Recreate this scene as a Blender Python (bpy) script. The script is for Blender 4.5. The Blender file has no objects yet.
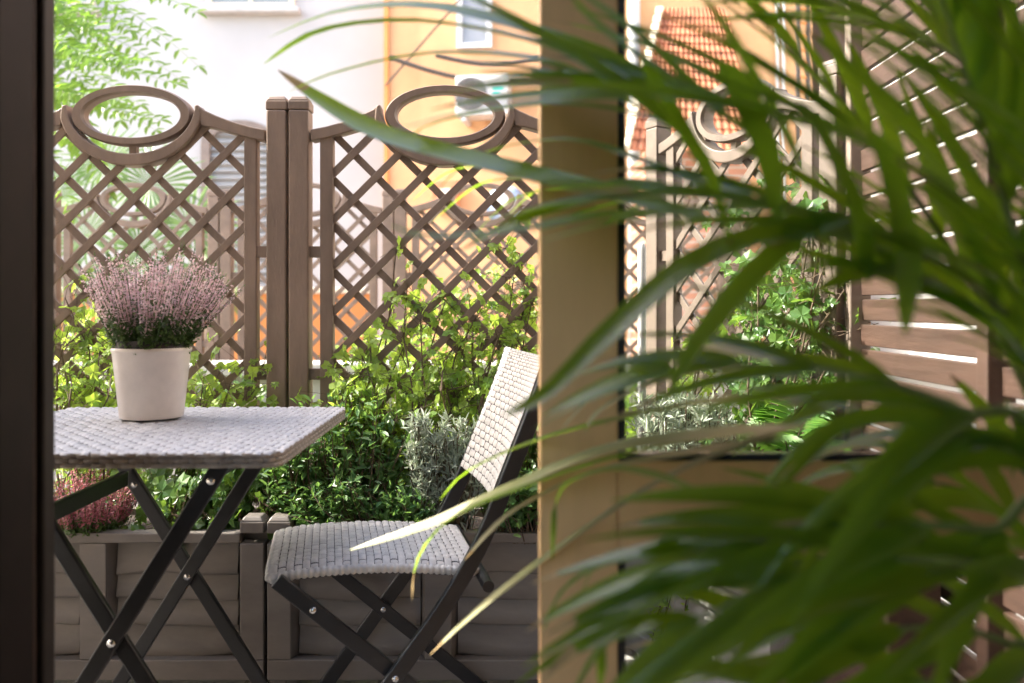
import bpy, math, random
from mathutils import Vector, Matrix
random.seed(7)
R = math.radians
scene = bpy.context.scene
COL = scene.collection
F, CX, HY, CH = 860.0, 512.0, 305.0, 0.94          # focal length in px, centre column, horizon row, camera height

def P(px, py, Y):
    return Vector(((px - CX) / F * Y, Y, CH - (py - HY) / F * Y))
U = random.uniform

# ------------------------------------------------------------------ mesh builder
class MB:
    def __init__(s): s.v, s.f, s.tips, s.pale = [], [], [], []
    def quadgrid(s, pts):                            # pts[i][j] grid of Vectors
        b = len(s.v); n, m = len(pts), len(pts[0])
        for r in pts: s.v.extend(tuple(p) for p in r)
        for i in range(n - 1):
            for j in range(m - 1):
                s.f.append((b + i*m + j, b + (i+1)*m + j, b + (i+1)*m + j + 1, b + i*m + j + 1))
    def poly(s, pts):
        b = len(s.v); s.v.extend(tuple(p) for p in pts); s.f.append(tuple(range(b, b + len(pts))))
    def fan(s, c, pts):
        b = len(s.v); s.v.append(tuple(c)); s.v.extend(tuple(p) for p in pts)
        for i in range(len(pts)):
            s.f.append((b, b + 1 + i, b + 1 + (i + 1) % len(pts)))
    def hexa(s, p):                                  # 8 corners: bottom ring 0-3, top ring 4-7
        b = len(s.v); s.v.extend(tuple(q) for q in p)
        for f in ((3,2,1,0),(4,5,6,7),(0,1,5,4),(1,2,6,5),(2,3,7,6),(3,0,4,7)):
            s.f.append(tuple(b + k for k in f))
    def box(s, x0, x1, y0, y1, z0, z1):
        s.hexa([(x0,y0,z0),(x1,y0,z0),(x1,y1,z0),(x0,y1,z0),(x0,y0,z1),(x1,y0,z1),(x1,y1,z1),(x0,y1,z1)])
    def bar(s, a, b, w, t, up=Vector((0,0,1))):      # rectangular bar a->b, width w (perp in plane with up), thickness t
        a, b = Vector(a), Vector(b); d = (b - a).normalized()
        n = d.cross(up)
        if n.length < 1e-4: n = d.cross(Vector((0,1,0)))
        n.normalize(); q = n.cross(d).normalized()
        n, q = n * t / 2, q * w / 2
        s.hexa([a-n-q, a+n-q, a+n+q, a-n+q, b-n-q, b+n-q, b+n+q, b-n+q])
    def tube(s, pts, rad, seg=8, cap=True):
        pts = [Vector(p) for p in pts]; b = len(s.v); n = len(pts)
        rads = rad if isinstance(rad, (list, tuple)) else [rad] * n
        ref = Vector((0.31, 0.2, 0.93))
        for i, p in enumerate(pts):
            d = (pts[min(i+1, n-1)] - pts[max(i-1, 0)]).normalized()
            u = d.cross(ref)
            if u.length < 1e-3: u = d.cross(Vector((1, 0, 0)))
            u.normalize(); w = d.cross(u)
            for k in range(seg):
                a = 2*math.pi*k/seg
                s.v.append(tuple(p + (u*math.cos(a) + w*math.sin(a)) * rads[i]))
        for i in range(n-1):
            for k in range(seg):
                k2 = (k+1) % seg
                s.f.append((b+i*seg+k, b+i*seg+k2, b+(i+1)*seg+k2, b+(i+1)*seg+k))
        if cap:
            s.f.append(tuple(b + k for k in reversed(range(seg))))
            s.f.append(tuple(b + (n-1)*seg + k for k in range(seg)))
    def lathe(s, prof, c=(0,0,0), seg=40, close=False):
        b = len(s.v); c = Vector(c)
        for r, z in prof:
            for k in range(seg):
                a = 2*math.pi*k/seg
                s.v.append((c.x + r*math.cos(a), c.y + r*math.sin(a), c.z + z))
        for i in range(len(prof)-1):
            for k in range(seg):
                k2 = (k+1) % seg
                s.f.append((b+i*seg+k, b+i*seg+k2, b+(i+1)*seg+k2, b+(i+1)*seg+k))
        s.f.append(tuple(b + k for k in reversed(range(seg))))
        s.f.append(tuple(b + (len(prof)-1)*seg + k for k in range(seg)))
    def strip(s, pairs, y0, y1):                     # prism from pairs ((x,z),(x,z)) extruded y0..y1
        b = len(s.v); n = len(pairs)
        for (p, q) in pairs:
            s.v.extend([(p[0], y0, p[1]), (q[0], y0, q[1]), (q[0], y1, q[1]), (p[0], y1, p[1])])
        for i in range(n-1):
            for k in range(4):
                k2 = (k+1) % 4
                s.f.append((b+i*4+k, b+(i+1)*4+k, b+(i+1)*4+k2, b+i*4+k2))
        s.f.append((b, b+1, b+2, b+3)); e = b+(n-1)*4; s.f.append((e+3, e+2, e+1, e))
    def build(s, name, mat, parent=None, smooth=False, bevel=0.0):
        me = bpy.data.meshes.new(name); me.from_pydata(s.v, [], s.f); me.update()
        o = bpy.data.objects.new(name, me); COL.objects.link(o)
        me.materials.append(mat)
        if smooth: me.polygons.foreach_set('use_smooth', [True]*len(me.polygons))
        if bevel:
            m = o.modifiers.new('bevel', 'BEVEL'); m.width = bevel; m.segments = 2; m.limit_method = 'ANGLE'; m.angle_limit = R(40)
        if parent: o.parent = parent
        return o

def tag(o, label=None, cat=None, group=None, kind=None):
    if label: o['label'] = label
    if cat: o['category'] = cat
    if group: o['group'] = group
    if kind: o['kind'] = kind
    return o
def thing(name, label, cat, loc=(0,0,0), rz=0.0, group=None):
    o = bpy.data.objects.new(name, None); COL.objects.link(o); o.empty_display_size = 0.1
    o.location = loc; o.rotation_euler = (0,0,rz)
    return tag(o, label, cat, group)
def dup(root, loc, rz, label):
    def cp(o, par):
        c = o.copy(); COL.objects.link(c)
        if par: c.parent = par
        for ch in kids[o.name]: cp(ch, c)
        return c
    kids = {}
    def walk(o):
        kids[o.name] = [x for x in COL.objects if x.parent == o]
        for x in kids[o.name]: walk(x)
    walk(root)
    r = cp(root, None); r.location = loc; r.rotation_euler = (0,0,rz); r['label'] = label
    return r

# ------------------------------------------------------------------ materials
def mat(name, col, rough=0.6, var=0.15, scale=8.0, bump=0.0, bscale=60.0, spec=0.5, trans=0.0, tcol=None, metal=0.0, hue=0.0, col2=None, coat=0.0, stretch=None):
    m = bpy.data.materials.new(name); m.use_nodes = True
    nt = m.node_tree; N, L = nt.nodes, nt.links; N.clear()
    out = N.new('ShaderNodeOutputMaterial'); pb = N.new('ShaderNodeBsdfPrincipled')
    tc = N.new('ShaderNodeTexCoord'); src = tc.outputs['Object']
    if stretch:
        mp = N.new('ShaderNodeMapping'); mp.inputs['Scale'].default_value = stretch; L.new(src, mp.inputs['Vector']); src = mp.outputs['Vector']
    nz = N.new('ShaderNodeTexNoise'); nz.inputs['Scale'].default_value = scale; nz.inputs['Detail'].default_value = 6; nz.inputs['Roughness'].default_value = 0.65
    L.new(src, nz.inputs['Vector'])
    rp = N.new('ShaderNodeMix'); rp.data_type = 'RGBA'
    c2 = col2 or tuple(max(0, c*(1-2*var)) for c in col); c1 = tuple(min(1, c*(1+var)) for c in col) if not col2 else col
    rp.inputs[6].default_value = (*c2, 1); rp.inputs[7].default_value = (*c1, 1)
    mr = N.new('ShaderNodeMapRange'); mr.inputs['From Min'].default_value = 0.32; mr.inputs['From Max'].default_value = 0.68
    L.new(nz.outputs['Fac'], mr.inputs['Value']); L.new(mr.outputs['Result'], rp.inputs[0])
    L.new(rp.outputs[2], pb.inputs['Base Color'])
    pb.inputs['Roughness'].default_value = rough; pb.inputs['Specular IOR Level'].default_value = spec; pb.inputs['Metallic'].default_value = metal
    pb.inputs['Coat Weight'].default_value = coat
    if bump:
        n2 = N.new('ShaderNodeTexNoise'); n2.inputs['Scale'].default_value = bscale; n2.inputs['Detail'].default_value = 5
        L.new(src, n2.inputs['Vector'])
        bp = N.new('ShaderNodeBump'); bp.inputs['Strength'].default_value = bump; bp.inputs['Distance'].default_value = 0.004
        L.new(n2.outputs['Fac'], bp.inputs['Height']); L.new(bp.outputs['Normal'], pb.inputs['Normal'])
    last = pb.outputs['BSDF']
    if trans:
        tr = N.new('ShaderNodeBsdfTranslucent'); tr.inputs['Color'].default_value = (*(tcol or col), 1)
        mx = N.new('ShaderNodeMixShader'); mx.inputs[0].default_value = trans
        L.new(last, mx.inputs[1]); L.new(tr.outputs[0], mx.inputs[2]); last = mx.outputs[0]
    L.new(last, out.inputs['Surface'])
    return m

def leafmat(name, col, col2, tcol, trans=0.35, rough=0.4, spec=0.5, coat=0.0):
    """foliage whose tone varies from leaf to leaf (each leaf is its own mesh island)"""
    m = bpy.data.materials.new(name); m.use_nodes = True
    nt = m.node_tree; N, L = nt.nodes, nt.links; N.clear()
    out = N.new('ShaderNodeOutputMaterial'); pb = N.new('ShaderNodeBsdfPrincipled')
    g = N.new('ShaderNodeNewGeometry'); rp = N.new('ShaderNodeMix'); rp.data_type = 'RGBA'
    rp.inputs[6].default_value = (*col, 1); rp.inputs[7].default_value = (*col2, 1)
    L.new(g.outputs['Random Per Island'], rp.inputs[0]); L.new(rp.outputs[2], pb.inputs['Base Color'])
    pb.inputs['Roughness'].default_value = rough; pb.inputs['Specular IOR Level'].default_value = spec; pb.inputs['Coat Weight'].default_value = coat; pb.inputs['Coat Roughness'].default_value = 0.22
    tr = N.new('ShaderNodeBsdfTranslucent'); tr.inputs['Color'].default_value = (*tcol, 1)
    mx = N.new('ShaderNodeMixShader'); mx.inputs[0].default_value = trans
    L.new(pb.outputs[0], mx.inputs[1]); L.new(tr.outputs[0], mx.inputs[2]); L.new(mx.outputs[0], out.inputs['Surface'])
    return m

def brickmat(name, c1, c2, mortar, bw, rh, ms=0.006, rough=0.7, axis='XY', bump=0.3, offset=0.5):
    m = bpy.data.materials.new(name); m.use_nodes = True
    nt = m.node_tree; N, L = nt.nodes, nt.links; pb = N['Principled BSDF']
    tc = N.new('ShaderNodeTexCoord'); src = tc.outputs['Object']
    if axis != 'XY':
        sp = N.new('ShaderNodeSeparateXYZ'); cb = N.new('ShaderNodeCombineXYZ'); L.new(src, sp.inputs[0])
        L.new(sp.outputs['X' if axis == 'XZ' else 'Y'], cb.inputs[0]); L.new(sp.outputs['Z'], cb.inputs[1]); src = cb.outputs[0]
    b = N.new('ShaderNodeTexBrick'); b.offset = offset
    b.inputs['Color1'].default_value = (*c1,1); b.inputs['Color2'].default_value = (*c2,1); b.inputs['Mortar'].default_value = (*mortar,1)
    b.inputs['Scale'].default_value = 1; b.inputs['Brick Width'].default_value = bw; b.inputs['Row Height'].default_value = rh; b.inputs['Mortar Size'].default_value = ms
    L.new(src, b.inputs['Vector'])
    nz = N.new('ShaderNodeTexNoise'); nz.inputs['Scale'].default_value = 5; nz.inputs['Detail'].default_value = 6
    mx = N.new('ShaderNodeMix'); mx.data_type = 'RGBA'; mx.blend_type = 'OVERLAY'; mx.inputs[0].default_value = 0.5
    L.new(tc.outputs['Object'], nz.inputs['Vector']); L.new(b.outputs['Color'], mx.inputs[6]); L.new(nz.outputs['Fac'], mx.inputs[7]); L.new(mx.outputs[2], pb.inputs['Base Color'])
    bp = N.new('ShaderNodeBump'); bp.invert = True; bp.inputs['Strength'].default_value = bump; bp.inputs['Distance'].default_value = 0.005
    L.new(b.outputs['Fac'], bp.inputs['Height']); L.new(bp.outputs['Normal'], pb.inputs['Normal'])
    pb.inputs['Roughness'].default_value = rough
    return m

def glassmat():
    m = bpy.data.materials.new('clear glass'); m.use_nodes = True
    nt = m.node_tree; N, L = nt.nodes, nt.links; N.clear()
    out = N.new('ShaderNodeOutputMaterial'); t = N.new('ShaderNodeBsdfTransparent'); t.inputs['Color'].default_value = (0.96,0.98,0.97,1)
    g = N.new('ShaderNodeBsdfGlossy'); g.inputs['Roughness'].default_value = 0.0
    fr = N.new('ShaderNodeFresnel'); fr.inputs['IOR'].default_value = 1.3
    mx = N.new('ShaderNodeMixShader'); L.new(fr.outputs[0], mx.inputs[0]); L.new(t.outputs[0], mx.inputs[1]); L.new(g.outputs[0], mx.inputs[2]); L.new(mx.outputs[0], out.inputs['Surface'])
    return m

M = dict(
    trellis=mat('brown moulded plastic', (0.188,0.132,0.097), 0.5, 0.16, 9, 0.25, 140, stretch=(1,1,0.3)),
    trellis_pale=mat('dark greige plastic', (0.125,0.092,0.072), 0.55, 0.12, 14, 0.15, 180),  # darker copy of the trellis brown
    trellis_far=mat('brown plastic lightened for haze', (0.22,0.155,0.115), 0.55, 0.12, 14, 0.1, 160),  # trellis brown lightened to stand for light and haze
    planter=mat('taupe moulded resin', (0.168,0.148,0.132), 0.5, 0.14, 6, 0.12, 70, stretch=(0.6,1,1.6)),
    planter_lit=mat('moulded resin lightened as if lit', (0.36,0.34,0.32), 0.55, 0.12, 6, 0.12, 70),  # trough resin lightened so the planter looks lit
    soil=mat('dark potting soil', (0.035,0.022,0.014), 0.95, 0.3, 40, 0.9, 120),
    black=mat('black powder-coated steel', (0.014,0.015,0.018), 0.36, 0.2, 20, 0.1, 300),
    steel=mat('bright bolt steel', (0.6,0.6,0.6), 0.25, 0.1, 40, metal=1.0),
    weave=mat('pale grey rattan strand', (0.50,0.50,0.52), 0.45, 0.12, 60, 0.2, 400, col2=(0.34,0.34,0.355)),
    weave_edge=mat('rattan strand darkened for shade', (0.36,0.32,0.29), 0.5, 0.2, 60, 0.2, 400, col2=(0.20,0.17,0.15)),  # table strand colour browned and darkened to put the rim in shade
    seat=mat('white rattan strand', (0.58,0.565,0.545), 0.5, 0.08, 50, 0.2, 400, col2=(0.42,0.41,0.40)),
    weave_base=mat('dark rattan backing', (0.10,0.095,0.10), 0.8, 0.2, 60),
    pot=mat('glazed cream ceramic', (0.76,0.69,0.64), 0.35, 0.07, 9, 0.08, 30, coat=0.2),
    potliner=mat('dark plastic nursery pot', (0.03,0.022,0.022), 0.5, 0.2, 20),
    heather_green=leafmat('heather needles', (0.05,0.10,0.025), (0.10,0.16,0.05), (0.16,0.26,0.05), 0.3),
    heather_pink=leafmat('mauve heather florets', (0.60,0.36,0.40), (0.94,0.80,0.77), (0.8,0.58,0.58), 0.35, 0.6),
    heather_red=leafmat('rose heather florets', (0.30,0.08,0.11), (0.52,0.23,0.25), (0.5,0.16,0.18), 0.35, 0.6),
    ivy=leafmat('ivy leaf', (0.07,0.17,0.025), (0.27,0.37,0.06), (0.54,0.76,0.09), 0.45, 0.4),
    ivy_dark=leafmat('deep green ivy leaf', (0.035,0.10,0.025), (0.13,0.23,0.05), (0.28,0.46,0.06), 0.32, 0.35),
    box=leafmat('small glossy shrub leaf', (0.04,0.12,0.04), (0.16,0.27,0.09), (0.26,0.46,0.09), 0.34, 0.32),
    silver=leafmat('silver felted leaf', (0.30,0.36,0.29), (0.52,0.55,0.46), (0.40,0.48,0.30), 0.25, 0.7, 0.2),
    fern=leafmat('fresh fern leaf', (0.06,0.18,0.03), (0.14,0.28,0.05), (0.25,0.50,0.06), 0.4),
    stem=mat('brown vine stem', (0.11,0.075,0.045), 0.8, 0.2, 30),
    tree=leafmat('bright compound tree leaf', (0.05,0.13,0.022), (0.13,0.23,0.04), (0.30,0.50,0.06), 0.45),
    bark=mat('grey-brown bark', (0.16,0.12,0.09), 0.9, 0.3, 12, 0.8, 40),
    fanpalm=leafmat('fan palm blade', (0.08,0.17,0.07), (0.19,0.29,0.13), (0.25,0.42,0.12), 0.35),
    jamb=mat('dark brown aluminium', (0.016,0.010,0.008), 0.6, 0.15, 10, spec=0.15),
    jamb2=mat('dark grey gasket profile', (0.030,0.023,0.019), 0.55, 0.15, 10, spec=0.2),
    tan=mat('tan lacquered wood', (0.72,0.455,0.22), 0.45, 0.05, 6, 0.06, 60, stretch=(3,3,0.4)),
    gasket=mat('black rubber gasket', (0.012,0.011,0.012), 0.5, 0.1, 20),
    strip=mat('blue-black glazing strip', (0.02,0.024,0.04), 0.25, 0.1, 20),
    white=mat('white stucco', (0.475,0.46,0.45), 0.9, 0.035, 0.9, 0.25, 60),
    orange=mat('apricot stucco', (0.61,0.345,0.175), 0.9, 0.08, 1.5, 0.3, 60),
    terracotta=mat('orange painted render', (0.62,0.24,0.075), 0.85, 0.1, 2.5, 0.3, 60),
    cream=mat('cream painted trim', (0.72,0.62,0.48), 0.7, 0.06, 5),
    shutter=mat('grey-blue shutter slats', (0.30,0.29,0.275), 0.6, 0.06, 6),
    winwhite=mat('white window frame', (0.55,0.55,0.54), 0.5, 0.04, 6),
    winglass=mat('curtained window glass', (0.28,0.29,0.31), 0.12, 0.1, 3),
    acwhite=mat('white enamelled casing', (0.55,0.54,0.52), 0.4, 0.03, 5),
    acgrey=mat('grey fan grille', (0.13,0.12,0.115), 0.5, 0.1, 20),
    teal=mat('teal label print', (0.05,0.42,0.36), 0.5, 0.05, 20),
    rooftile=mat('terracotta roof tile', (0.45,0.16,0.08), 0.8, 0.25, 9, 0.4, 50),
    cable=mat('dark cable', (0.05,0.04,0.035), 0.6, 0.1, 20),
    pipe=mat('pale grey metal pipe', (0.55,0.55,0.55), 0.4, 0.1, 10),
    louvre=mat('red-brown stained board', (0.068,0.036,0.025), 0.6, 0.2, 18, 0.3, 120, stretch=(1,0.15,1)),
    louvrepost=mat('worn painted post', (0.22,0.17,0.14), 0.6, 0.12, 14),
    parapet=mat('pale concrete coping', (0.52,0.50,0.48), 0.85, 0.1, 6, 0.4, 60),
    blue=mat('blue glaze', (0.30,0.40,0.55), 0.3, 0.2, 30),
    redbox=mat('red-orange painted box', (0.60,0.22,0.10), 0.5, 0.1, 10),
    tile=brickmat('grey terrace tiles', (0.30,0.29,0.29), (0.34,0.33,0.32), (0.16,0.15,0.15), 0.33, 0.33, 0.006, 0.55, offset=0.0),
    roomfloor=brickmat('warm oak floor', (0.34,0.22,0.13), (0.28,0.18,0.10), (0.10,0.06,0.04), 0.9, 0.12, 0.002, 0.45),
    asphalt=mat('courtyard paving', (0.30,0.28,0.26), 0.9, 0.15, 3, 0.5, 40),
    plaster=mat('warm white plaster', (0.70,0.65,0.57), 0.9, 0.04, 3, 0.1, 50),
    palm=leafmat('areca palm leaflet', (0.010,0.040,0.004), (0.070,0.135,0.012), (0.46,0.74,0.03), 0.43, 0.33, 0.55, 0.15),
    drytip=mat('dry tan leaf tip', (0.42,0.30,0.14), 0.7, 0.2, 30, trans=0.3),
    glareleaf=mat('palm leaflet with painted glare', (0.56,0.52,0.34), 0.35, 0.1, 10, trans=0.3, spec=0.7, col2=(0.30,0.36,0.14), stretch=(1,1,1)),  # glare on the arching leaves, painted as a pale leaf colour
    palm_rachis=mat('yellow-green palm stem', (0.13,0.17,0.04), 0.45, 0.2, 20),
    brick=brickmat('pinkish brick', (0.42,0.20,0.13), (0.36,0.16,0.10), (0.40,0.34,0.29), 0.24, 0.07, 0.008, 0.85, 'XZ'),
    glass=glassmat(),
)

# ------------------------------------------------------------------ the setting
g = MB(); g.box(-60, 60, 1.12, 80, -0.30, -0.01); tag(g.build('ground', M['asphalt']), 'pale paving of the courtyard reaching to the buildings', kind='structure')
g = MB(); g.box(-3.2, 3.2, 1.12, 3.3, -0.006, 0.0); tag(g.build('terrace_floor', M['tile']), 'grey tiled terrace floor', kind='structure')
g = MB(); g.box(-3.2, 3.2, -2.0, 1.11, -0.2, 0.0); tag(g.build('room_floor', M['roomfloor']), 'oak floor inside the room', kind='structure')
g = MB(); g.box(-3.2, 3.2, -2.4, 1.12, 2.55, 2.75); tag(g.build('ceiling', M['plaster']), 'plaster ceiling slab over the doorway', kind='structure')
# house front: left of the doorway and above it
g = MB(); g.box(-3.2, -0.862, 0.86, 1.10, 0.0, 2.55); g.box(0.95, 3.2, 0.90, 1.10, 0, 2.55)
tag(g.build('wall', M['plaster']), 'plastered house front around the doorway', kind='structure')

for nm, l, bx in (('side_wall','plastered side wall of the room beyond the jamb',(-2.6,-2.45,-2.2,0.859)),('side_wall','plastered side wall of the room behind the palm',(1.9,2.05,-2.2,0.899))):
    g = MB(); g.box(*bx, 0, 2.549); tag(g.build(nm, M['plaster']), l, 'wall', kind='structure')
g = MB(); g.box(-2.6,-2.1,-2.35,-2.201,0,2.549); g.box(-0.1,2.05,-2.35,-2.201,0,2.549); g.box(-2.099,-0.101,-2.35,-2.201,0,0.2); g.box(-2.099,-0.101,-2.35,-2.201,2.45,2.549)
tag(g.build('back_wall', M['plaster']), 'plastered back wall of the room with an unseen opening added for fill light', kind='structure')  # opening sized to set how much fill light enters the room

g = MB(); g.box(-2.12, -2.0, 1.36, 2.08, -0.005, 2.72); tag(g.build('sun_block_wall', M['plaster']), 'unseen wall added left of the terrace to block the sun', 'wall')  # added out of view to keep the sun off table and chair

# dark door jamb on the left edge of the photograph
jr = thing('door_jamb', 'near-black brown door jamb along the left edge of the photo', 'door jamb', (-0.55, 0.90, 0))
jx = -0.55
def jb(x0, x1, y0, y1, name, m):
    b = MB(); b.box(x0 - jx, x1 - jx, y0 - 0.9, y1 - 0.9, 0, 2.50); return b.build(name, m, jr, bevel=0.003)
jb(-0.86, -0.586, 0.86, 1.00, 'frame_profile', M['jamb'])
jb(-0.585, -0.578, 0.868, 0.99, 'seal_strip', M['gasket'])
jb(-0.577, -0.543, 0.885, 1.02, 'inner_profile', M['jamb2'])
jb(-0.5425, -0.532, 0.890, 0.958, 'stop_bead', M['jamb'])
jb(-0.5425, -0.5325, 0.9585, 0.963, 'bead_highlight', M['louvre'])  # lighter brown strip painted in as the lit line on the jamb
jb(-0.5425, -0.538, 0.9635, 0.974, 'rubber_seal', M['gasket'])
jb(-0.5425, -0.5305, 0.9745, 1.000, 'outer_bead', M['jamb2'])

# tan glazed door leaf, plane at y = 1.0
dr = thing('glazed_door', 'tan wooden door leaf with two glass panes behind the palm', 'door', (0.45, 1.0, 0))
def dbox(x0, x1, z0, z1, y0, y1, name, m, bev=0.003):
    b = MB(); b.box(x0-0.45, x1-0.45, y0-1.0, y1-1.0, z0, z1); return b.build(name, m, dr, bevel=bev)
XL, XG = 0.0326, 0.1235
dbox(XL, XG, 0.05, 2.46, 1.0, 1.055, 'stile', M['tan'])
dbox(0.84, 0.93, 0.05, 2.46, 1.0, 1.055, 'stile', M['tan'])
dbox(XG, 0.84, 0.648, 0.758, 1.001, 1.054, 'middle_rail', M['tan'])
dbox(XG, 0.84, 0.05, 0.15, 1.001, 1.054, 'bottom_rail', M['tan'])
dbox(XG, 0.84, 2.36, 2.46, 1.001, 1.054, 'top_rail', M['tan'])
for z0, z1 in ((0.758, 2.36), (0.15, 0.648)):
    pn = dbox(XG+0.004, 0.836, z0+0.004, z1-0.004, 1.026, 1.030, 'glass_pane', M['glass'], 0)
    b = MB()
    b.box(XG-0.45+0.0005, XG+0.0095-0.45, 0.008, 0.0245, z0+0.0085, z1-0.001)
    b.build('gasket', M['gasket'], pn)
    b = MB(); b.box(XG-0.45+0.0005, 0.84-0.45, 0.004, 0.0245, z0+0.0005, z0+0.008)
    b.build('glazing_strip', M['strip'], pn)

# ------------------------------------------------------------------ trellis planters
SC = 1/389.0
def zz(py): return CH + (HY - py) * SC
def trellis_planter(label, mt, mp, W=0.80, loc=(0,0,0), rz=0, group=None, rows=True):
    """local x along the fence, y depth (trellis plane at 0, box in front at -0.22), z up"""
    root = thing('trellis_planter', label, 'trellis planter', loc, rz, group)
    k = W / 0.80
    # posts with caps
    for sx in (-1, 1):
        b = MB(); xc = sx * (W/2 - 0.0283)
        b.box(xc-0.0252, xc+0.0252, -0.027, 0.027, 0.36, zz(112))
        p = b.build('post', mt, root, bevel=0.004)
        c = MB(); z0, z1 = zz(112) + 0.0005, zz(98)
        a = 0.0272; q = 0.020
        c.hexa([(xc-a,-a,z0),(xc+a,-a,z0),(xc+a,a,z0),(xc-a,a,z0),(xc-a,-a,z1-0.012),(xc+a,-a,z1-0.012),(xc+a,a,z1-0.012),(xc-a,a,z1-0.012)])
        c.hexa([(xc-a+.001,-a+.001,z1-0.0118),(xc+a-.001,-a+.001,z1-0.0118),(xc+a-.001,a-.001,z1-0.0118),(xc-a+.001,a-.001,z1-0.0118),(xc-q,-q,z1),(xc+q,-q,z1),(xc+q,q,z1),(xc-q,q,z1)])
        c.build('post_cap', mt, p, bevel=0.003)
    # inner stiles
    xs = W/2 - 0.056 - 0.024 - 0.017
    for sx in (-1, 1):
        b = MB(); b.box(sx*xs-0.0165, sx*xs+0.0165, -0.016, 0.016, 0.53, zz(134)); st = b.build('stile', mt, root, bevel=0.003)
        for z in (zz(252), zz(374)):
            b = MB(); xa, xb = sorted((sx*(xs+0.0166), sx*(W/2-0.0537)))
            b.box(xa, xb, -0.012, 0.012, z-0.014, z+0.014); b.build('bracket', mt, st)
    # swept top rail: two wings and a cradle
    def pt(x, y): return (x*SC*k, zz(y))
    for sx in (-1, 1):
        b = MB()
        b.strip([(pt(sx*64,106), pt(sx*69.5,127)), (pt(sx*72,111.5), pt(sx*78,128.5)), (pt(sx*84,117), pt(sx*86,130.5)), (pt(sx*100,123), pt(sx*101,135)), (pt(sx*118,128), pt(sx*118,139.5)), (pt(sx*133,131), pt(sx*133,142.5))], -0.021, 0.021)
        b.build('top_rail', mt, root, bevel=0.003)
    b = MB(); prs = []
    for i in range(41):
        a = math.pi * i / 40
        ca, sa = math.cos(a), math.sin(a)
        o = (71.5 if sa > 0.25 else 67.5 + 4*sa/0.25)
        prs.append((pt(63.5*ca, 107 + 48*sa), pt(o*ca, 107 + 60*sa)))
    b.strip(prs, -0.025, 0.025)
    b.build('cradle', mt, root, bevel=0.0035)
    # oval ring, rounded rectangular section
    sec = [(-1,-.6),(-.7,-1),(.7,-1),(1,-.6),(1,.6),(.7,1),(-.7,1),(-1,.6)]
    n = 64; pts = []
    for i in range(n+1):
        a = 2*math.pi*i/n; row = []
        for (s, y) in sec:
            rx, rz_ = 53.9 + 5.9*s, 26.1 + 4.1*s
            row.append((rx*math.cos(a)*SC*k, y*0.022, zz(116.5 - rz_*math.sin(a))))
        row.append(row[0]); pts.append(row)
    b = MB(); b.quadgrid(pts)
    ring = b.build('oval_ring', mt, root, smooth=True)
    ring.data.set_sharp_from_angle(angle=R(35))
    for (x0,y0,x1,y1) in ((0,145,0,157),(-50,135,-57,141),(50,135,57,141)):
        b = MB()
        p0, p1 = pt(x0,y0), pt(x1,y1)
        b.bar((p0[0],0,p0[1]), (p1[0],0,p1[1]), 0.018, 0.018, up=Vector((0,1,0)))
        b.build('peg', mt, ring)
    # lattice
    def ztop(x):
        ax = abs(x)/(SC*k)
        if ax < 67: return zz(107 + 54*math.sqrt(max(0, 1-(ax/67.5)**2)))
        if ax < 86: return zz(124)
        return zz(124 + (ax-86)*0.26)
    xw = xs - 0.012; zb = 0.545
    def inside(x, z): return abs(x) <= xw and zb <= z <= ztop(x)
    for nm, sg, y0, y1 in (('lattice', 1, -0.0085, -0.0006), ('lattice', -1, 0.0006, 0.0085)):
        b = MB(); per = 0.118
        for j in range(-14, 28):
            c = j*per + 0.03; seg = None
            for i in range(0, 241):
                x = -xw + 2*xw*i/240; z = 0.94 + sg*x + (c - 0.94)
                if inside(x, z):
                    seg = (seg[0], (x, z)) if seg else ((x, z), (x, z))
                if (not inside(x, z) or i == 240) and seg:
                    a, e = seg
                    if e[0]-a[0] > 0.02:
                        d = Vector((1, 0, sg)).normalized(); q = Vector((-sg, 0, 1)).normalized()*0.0096
                        A = Vector((a[0],0,a[1])) - d*0.006; E = Vector((e[0],0,e[1])) + d*0.006
                        ym = U(-.0002,.0002)
                        Y0, Y1 = Vector((0,y0+ym,0)), Vector((0,y1+ym,0))
                        b.hexa([A-q+Y0, A-q+Y1, A+q+Y1, A+q+Y0, E-q+Y0, E-q+Y1, E+q+Y1, E+q+Y0])
                    seg = None
        b.build(nm, mt, root, bevel=0.0015)
    # the trough
    yf, yb = -0.22, 0.075
    hw = W/2 - 0.004
    b = MB()
    b.box(-hw, hw, yf+0.042, yb, 0.07, 0.372)                                  # body core
    b.box(-hw, hw, yf, yf+0.0415, 0.071, 0.118)                                # skirt
    b.box(-hw+0.0555, hw-0.0555, yf+0.002, yf+0.0414, 0.388, 0.411)            # front rim
    b.box(-hw, hw, yb-0.02, yb+0.006, 0.3725, 0.405)                           # back rim
    for x0, x1 in ((-hw, -hw+0.055), (hw-0.055, hw), (-0.031, 0.031)):
        b.box(x0, x1, yf+0.0005, yf+0.0413, 0.1185, 0.3875)                     # pilasters
    for sx in (-1, 1):                                                         # slanting reveals of the recesses
        for x0, x1 in ((0.031, 0.043), (hw-0.067, hw-0.055)):
            xa, xb = sx*x0, sx*x1
            near = xa if x0 == 0.031 else xb
            far = xb if x0 == 0.031 else xa
            b.hexa([(near,yf+0.004,0.1187),(near,yf+0.0412,0.1187),(far,yf+0.0412,0.1187),(far,yf+0.038,0.1187),(near,yf+0.004,0.3873),(near,yf+0.0412,0.3873),(far,yf+0.0412,0.3873),(far,yf+0.038,0.3873)])
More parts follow.
